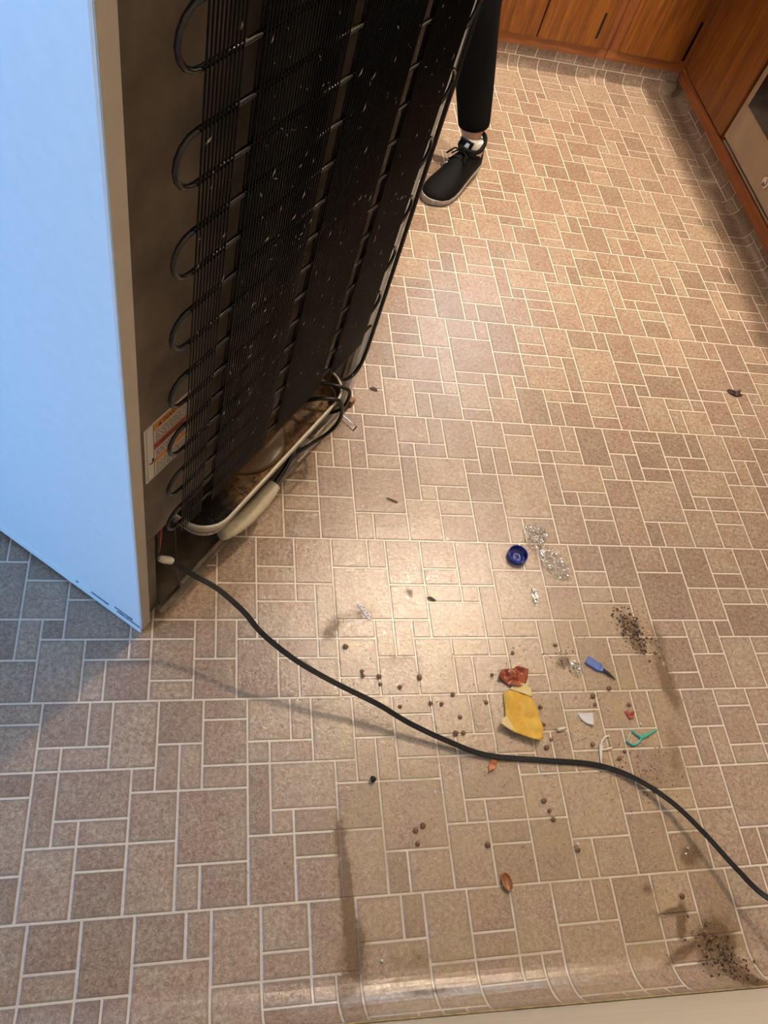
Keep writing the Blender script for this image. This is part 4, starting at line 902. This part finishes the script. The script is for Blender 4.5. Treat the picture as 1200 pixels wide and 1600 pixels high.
# nut shell, husk, dry leaves
M['nut'] = leaf_mat('brown_nut_shell', (0.42, 0.18, 0.055), (0.25, 0.085, 0.022), 0.4); M['husk'] = leaf_mat('orange_husk', (0.50, 0.17, 0.045), (0.30, 0.08, 0.02), 0.5)
M['leafdark'] = leaf_mat('dark_dry_leaf', (0.050, 0.018, 0.012), (0.022, 0.010, 0.008), 0.6); M['stick'] = simple('pale_dry_stalk', (0.55, 0.42, 0.25), 0.7, var=0.15)
nb = MB(); rgs = []
for i in range(9):
    a = PI*i/8*0.98+0.02; rgs.append([(0.0155*math.cos(a)*-1, 0.0092*math.sin(a)*math.cos(b2), 0.0065+0.0065*math.sin(a)*math.sin(b2)) for b2 in [PI*1.0+PI*k/10 for k in range(11)]])
nb.loft(rgs, False, False, True, False)
o = nb.build('nut_shell', 'nut'); so_ = o.modifiers.new('s', 'SOLIDIFY'); so_.thickness = 0.0012; tag(o, 'brown half nut shell near the bottom of the floor', 'nut shell'); o.location = (0.777, -0.332, FZ); o.rotation_euler = (0, 0, 1.75)
tag(sheet_thing('dry_husk', [(0.794, -0.120), (0.797, -0.130), (0.790, -0.143), (0.775, -0.151), (0.779, -0.136), (0.785, -0.126)], lambda x, y: FZ+0.001+0.004*abs(nz(x, y, 90, 2)), 'husk', 0.0006, 4, 5), 'pointed orange husk just below the power cord', 'husk')
tag(sheet_thing('dry_leaf', [(1.632, 0.832), (1.645, 0.838), (1.660, 0.831), (1.678, 0.836), (1.670, 0.826), (1.678, 0.818), (1.655, 0.812), (1.640, 0.820)], lambda x, y: FZ+0.001+0.010*abs(nz(x, y, 50, 8)), 'leafdark', 0.0006, 4, 6), 'dark dry leaf lying alone at the right of the floor', 'leaf')
tag(sheet_thing('dry_leaf', [(0.632, 0.752), (0.641, 0.757), (0.650, 0.753), (0.652, 0.744), (0.640, 0.745)], lambda x, y: FZ+0.001+0.006*abs(nz(x, y, 70, 3)), 'leafdark', 0.0006, 4, 5), 'dark leaf crumb beside the far refrigerator corner', 'leaf')
tag(sheet_thing('dry_leaf', [(0.704, 0.203), (0.712, 0.206), (0.724, 0.197), (0.716, 0.195)], lambda x, y: FZ+0.001+0.004*abs(nz(x, y, 90, 5)), 'leafdark', 0.0006, 4, 5), 'tiny black leaf fleck in the lamp reflection', 'leaf')
o = MB().tube([(-0.012, 0, 0.002), (0.0, 0.0008, 0.0025), (0.013, -0.001, 0.002)], [0.0012, 0.0020, 0.0022], 8).build('dry_stalk', 'stick'); tag(o, 'short pale dry stalk on a tile near the drain pan', 'stalk'); o.location = (0.656, 0.4375, FZ); o.rotation_euler = (0, 0, -0.37)
M['pea'] = simple('black_pea', (0.012, 0.008, 0.008), 0.4, var=0.2)
tag(MB().lathe([(0.0, 0.0), (0.0035, 0.0008), (0.0056, 0.0035), (0.0056, 0.0060), (0.0035, 0.0088), (0.0, 0.0096)], 14).build('dried_pea', 'pea'), 'round black dried pea left of centre below the cord', 'pea').location = (0.560, -0.152, FZ)
# loose seeds: one mesh, every seed its own object
M['seed'] = leaf_mat('brown_lentil', (0.24, 0.125, 0.045), (0.13, 0.055, 0.020), 0.45); M['bead'] = simple('white_bead', (0.78, 0.72, 0.62), 0.4, var=0.05)
sm_ = MB().lathe([(0.0, 0.0), (0.0022, 0.0003), (0.0034, 0.0013), (0.0036, 0.0018), (0.0030, 0.0026), (0.0, 0.0032)], 12)
sme = bpy.data.meshes.new('lentil'); sme.from_pydata(sm_.v, [], sm_.f); sme.materials.append(M['seed'])
for p in sme.polygons: p.use_smooth = True
seeds = [(0.557, 0.048), (0.558, 0.039), (0.589, 0.037), (0.59, 0.022), (0.628, 0.016), (0.624, -0.022), (0.668, 0.034), (0.684, -0.017), (0.73, -0.001), (0.795, -0.018), (0.738, -0.045), (0.74, -0.075), (0.816, 0.037), (0.868, 0.082), (1.021, -0.01), (1.06, 0.005), (1.021, -0.027), (1.094, -0.030), (0.904, -0.03), (0.903, -0.064), (0.913, -0.093), (0.900, -0.108), (0.996, -0.105), (1.045, -0.134), (1.06, -0.121), (0.874, -0.203), (0.881, -0.221), (0.754, -0.271), (0.628, -0.24), (0.642, -0.233), (0.725, -0.075), (0.629, -0.262), (1.1, -0.377), (0.92, -0.289), (0.885, -0.236), (0.705, -0.019), (1.099, -0.198), (0.529, 0.098), (0.964, 0.098)]
rs_ = random.Random(21)
LANDMARKS = [('yellow paper', 0.855, -0.045), ('onion skin', 0.86, 0.03), ('blue brush', 1.04, 0.055), ('teal pick', 1.10, -0.095), ('white pick', 1.012, -0.118), ('white flecked strip', 0.573, 0.1725), ('black pea', 0.56, -0.152),
             ('nut shell', 0.777, -0.332), ('orange husk', 0.785, -0.135), ('grey-white scrap', 0.994, -0.056), ('capsule pill', 0.9375, -0.0745), ('red shard', 1.09, -0.05), ('blue cap', 0.9185, 0.302)]
ORD = ['nearest', 'second nearest', 'third nearest', 'fourth nearest', 'fifth nearest', 'sixth nearest', 'seventh nearest', 'eighth nearest', 'ninth nearest', 'tenth nearest', 'eleventh nearest', 'twelfth nearest', 'thirteenth nearest', 'fourteenth nearest']
def place_label(i, pts, what):
    x, y = pts[i]; best = None
    for nm, lx, ly in LANDMARKS:
        d = math.hypot(x-lx, y-ly); rank = sum(1 for (a, b2) in pts if math.hypot(a-lx, b2-ly) < d-1e-9)
        if best is None or (rank, d) < best[:2]: best = (rank, d, nm)
    return '%s lying %s to the %s' % (what, ORD[min(best[0], 13)], best[2])
for i_, (x, y) in enumerate(seeds):
    o = bpy.data.objects.new('lentil', sme); C.objects.link(o); o.location = (x, y, FZ); s_ = rs_.uniform(0.95, 1.4); o.scale = (s_*rs_.uniform(0.9, 1.2), s_, s_); o.rotation_euler = (0, 0, rs_.uniform(0, 6))
    tag(o, place_label(i_, seeds, 'small brown lentil'), 'lentil', 'lentils on the floor')
bm_ = MB().lathe([(0.0, 0.0), (0.0016, 0.0004), (0.0022, 0.0018), (0.0016, 0.0034), (0.0, 0.0040)], 10); bme = bpy.data.meshes.new('crumb_bead'); bme.from_pydata(bm_.v, [], bm_.f); bme.materials.append(M['bead'])
for p in bme.polygons: p.use_smooth = True
crumbs_ = [(0.671, -0.179), (0.872, 0.094), (0.577, 0.074), (1.108, -0.069), (0.922, -0.280), (0.55, -0.43), (0.716, 0.831), (1.137, -0.300), (1.130, -0.309)]
for i_, (x, y) in enumerate(crumbs_):
    o = bpy.data.objects.new('white_crumb', bme); C.objects.link(o); o.location = (x, y, FZ); o.scale = (1.2, 0.9, 0.9); o.rotation_euler = (0, 0, rs_.uniform(0, 6))
    tag(o, place_label(i_, crumbs_, 'tiny white crumb'), 'crumb', 'white crumbs on the floor')
# uncountable dirt
dt = MB(); rd = random.Random(33)
def scatter(mb, cx, cy2, sx_, sy_, n, r0, r1, ang=0.0):
    for _ in range(n):
        a, b_ = rd.gauss(0, sx_), rd.gauss(0, sy_); x = cx+a*math.cos(ang)-b_*math.sin(ang); y = cy2+a*math.sin(ang)+b_*math.cos(ang)
        q = cove(x, y, 0.0009, 'N') if y < near_y(x)+RN else (x, y, FZ-0.0003)
        if q[2] > 0.09: continue
        crumb(mb, q[0], q[1], q[2], rd.uniform(r0, r1), rd, 0.6)
scatter(dt, 1.146, 0.135, 0.026, 0.014, 190, 0.0006, 0.0036, 2.0)
scatter(dt, 1.150, 0.100, 0.020, 0.012, 70, 0.0006, 0.0026)
scatter(dt, 1.146, -0.478, 0.028, 0.016, 170, 0.0006, 0.0034, 1.9)
scatter(dt, 1.125, -0.450, 0.02, 0.012, 40, 0.0006, 0.0026)
scatter(dt, 0.973, 0.064, 0.020, 0.014, 60, 0.0005, 0.0024)
scatter(dt, 1.10, -0.16, 0.05, 0.03, 110, 0.0005, 0.0020)
scatter(dt, 0.98, -0.03, 0.13, 0.08, 240, 0.0004, 0.0015)
scatter(dt, 0.75, -0.02, 0.14, 0.09, 120, 0.0004, 0.0014)
scatter(dt, 0.62, -0.25, 0.10, 0.08, 60, 0.0004, 0.0013)
scatter(dt, 1.05, -0.32, 0.10, 0.06, 70, 0.0004, 0.0016)
scatter(dt, 1.1, 0.9, 0.45, 0.55, 90, 0.0005, 0.0016)
for _ in range(60):
    x, y = rd.gauss(0.95, 0.2), rd.gauss(-0.05, 0.18)
    if y < near_y(x)+RN+0.02: continue
    a = rd.uniform(0, 6.28); L = rd.uniform(0.003, 0.008); dt.tube([(x, y, FZ+0.0003), (x+L*0.5*math.cos(a), y+L*0.5*math.sin(a), FZ+0.0006), (x+L*math.cos(a+0.4), y+L*math.sin(a+0.4), FZ+0.0003)], 0.00035, 4)
dt2 = MB()
scatter(dt2, 1.146, 0.130, 0.026, 0.014, 60, 0.0008, 0.0036, 2.0); scatter(dt2, 1.145, -0.474, 0.028, 0.016, 70, 0.0008, 0.0040, 1.9); scatter(dt2, 1.10, -0.16, 0.04, 0.03, 30, 0.0006, 0.0022)
scatter(dt2, 0.95, -0.02, 0.13, 0.07, 60, 0.0005, 0.0020); scatter(dt2, 1.135, -0.308, 0.008, 0.006, 14, 0.0006, 0.0020); scatter(dt2, 0.66, 0.02, 0.08, 0.05, 25, 0.0005, 0.0016)
M['grit'] = simple('tan_grit', (0.34, 0.20, 0.09), 0.7, var=0.35, scale=200)
nf_ = len(dt.f); dt.add(dt2.v, dt2.f)
o = dt.build('floor_dirt', 'crumb'); o.data.materials.append(M['grit'])
o.data.polygons.foreach_set('material_index', [0 if i < nf_ else 1 for i in range(len(dt.f))])
tag(o, 'dark brown dirt crumbs and fibres strewn over the tan floor', 'dirt', None, 'stuff')
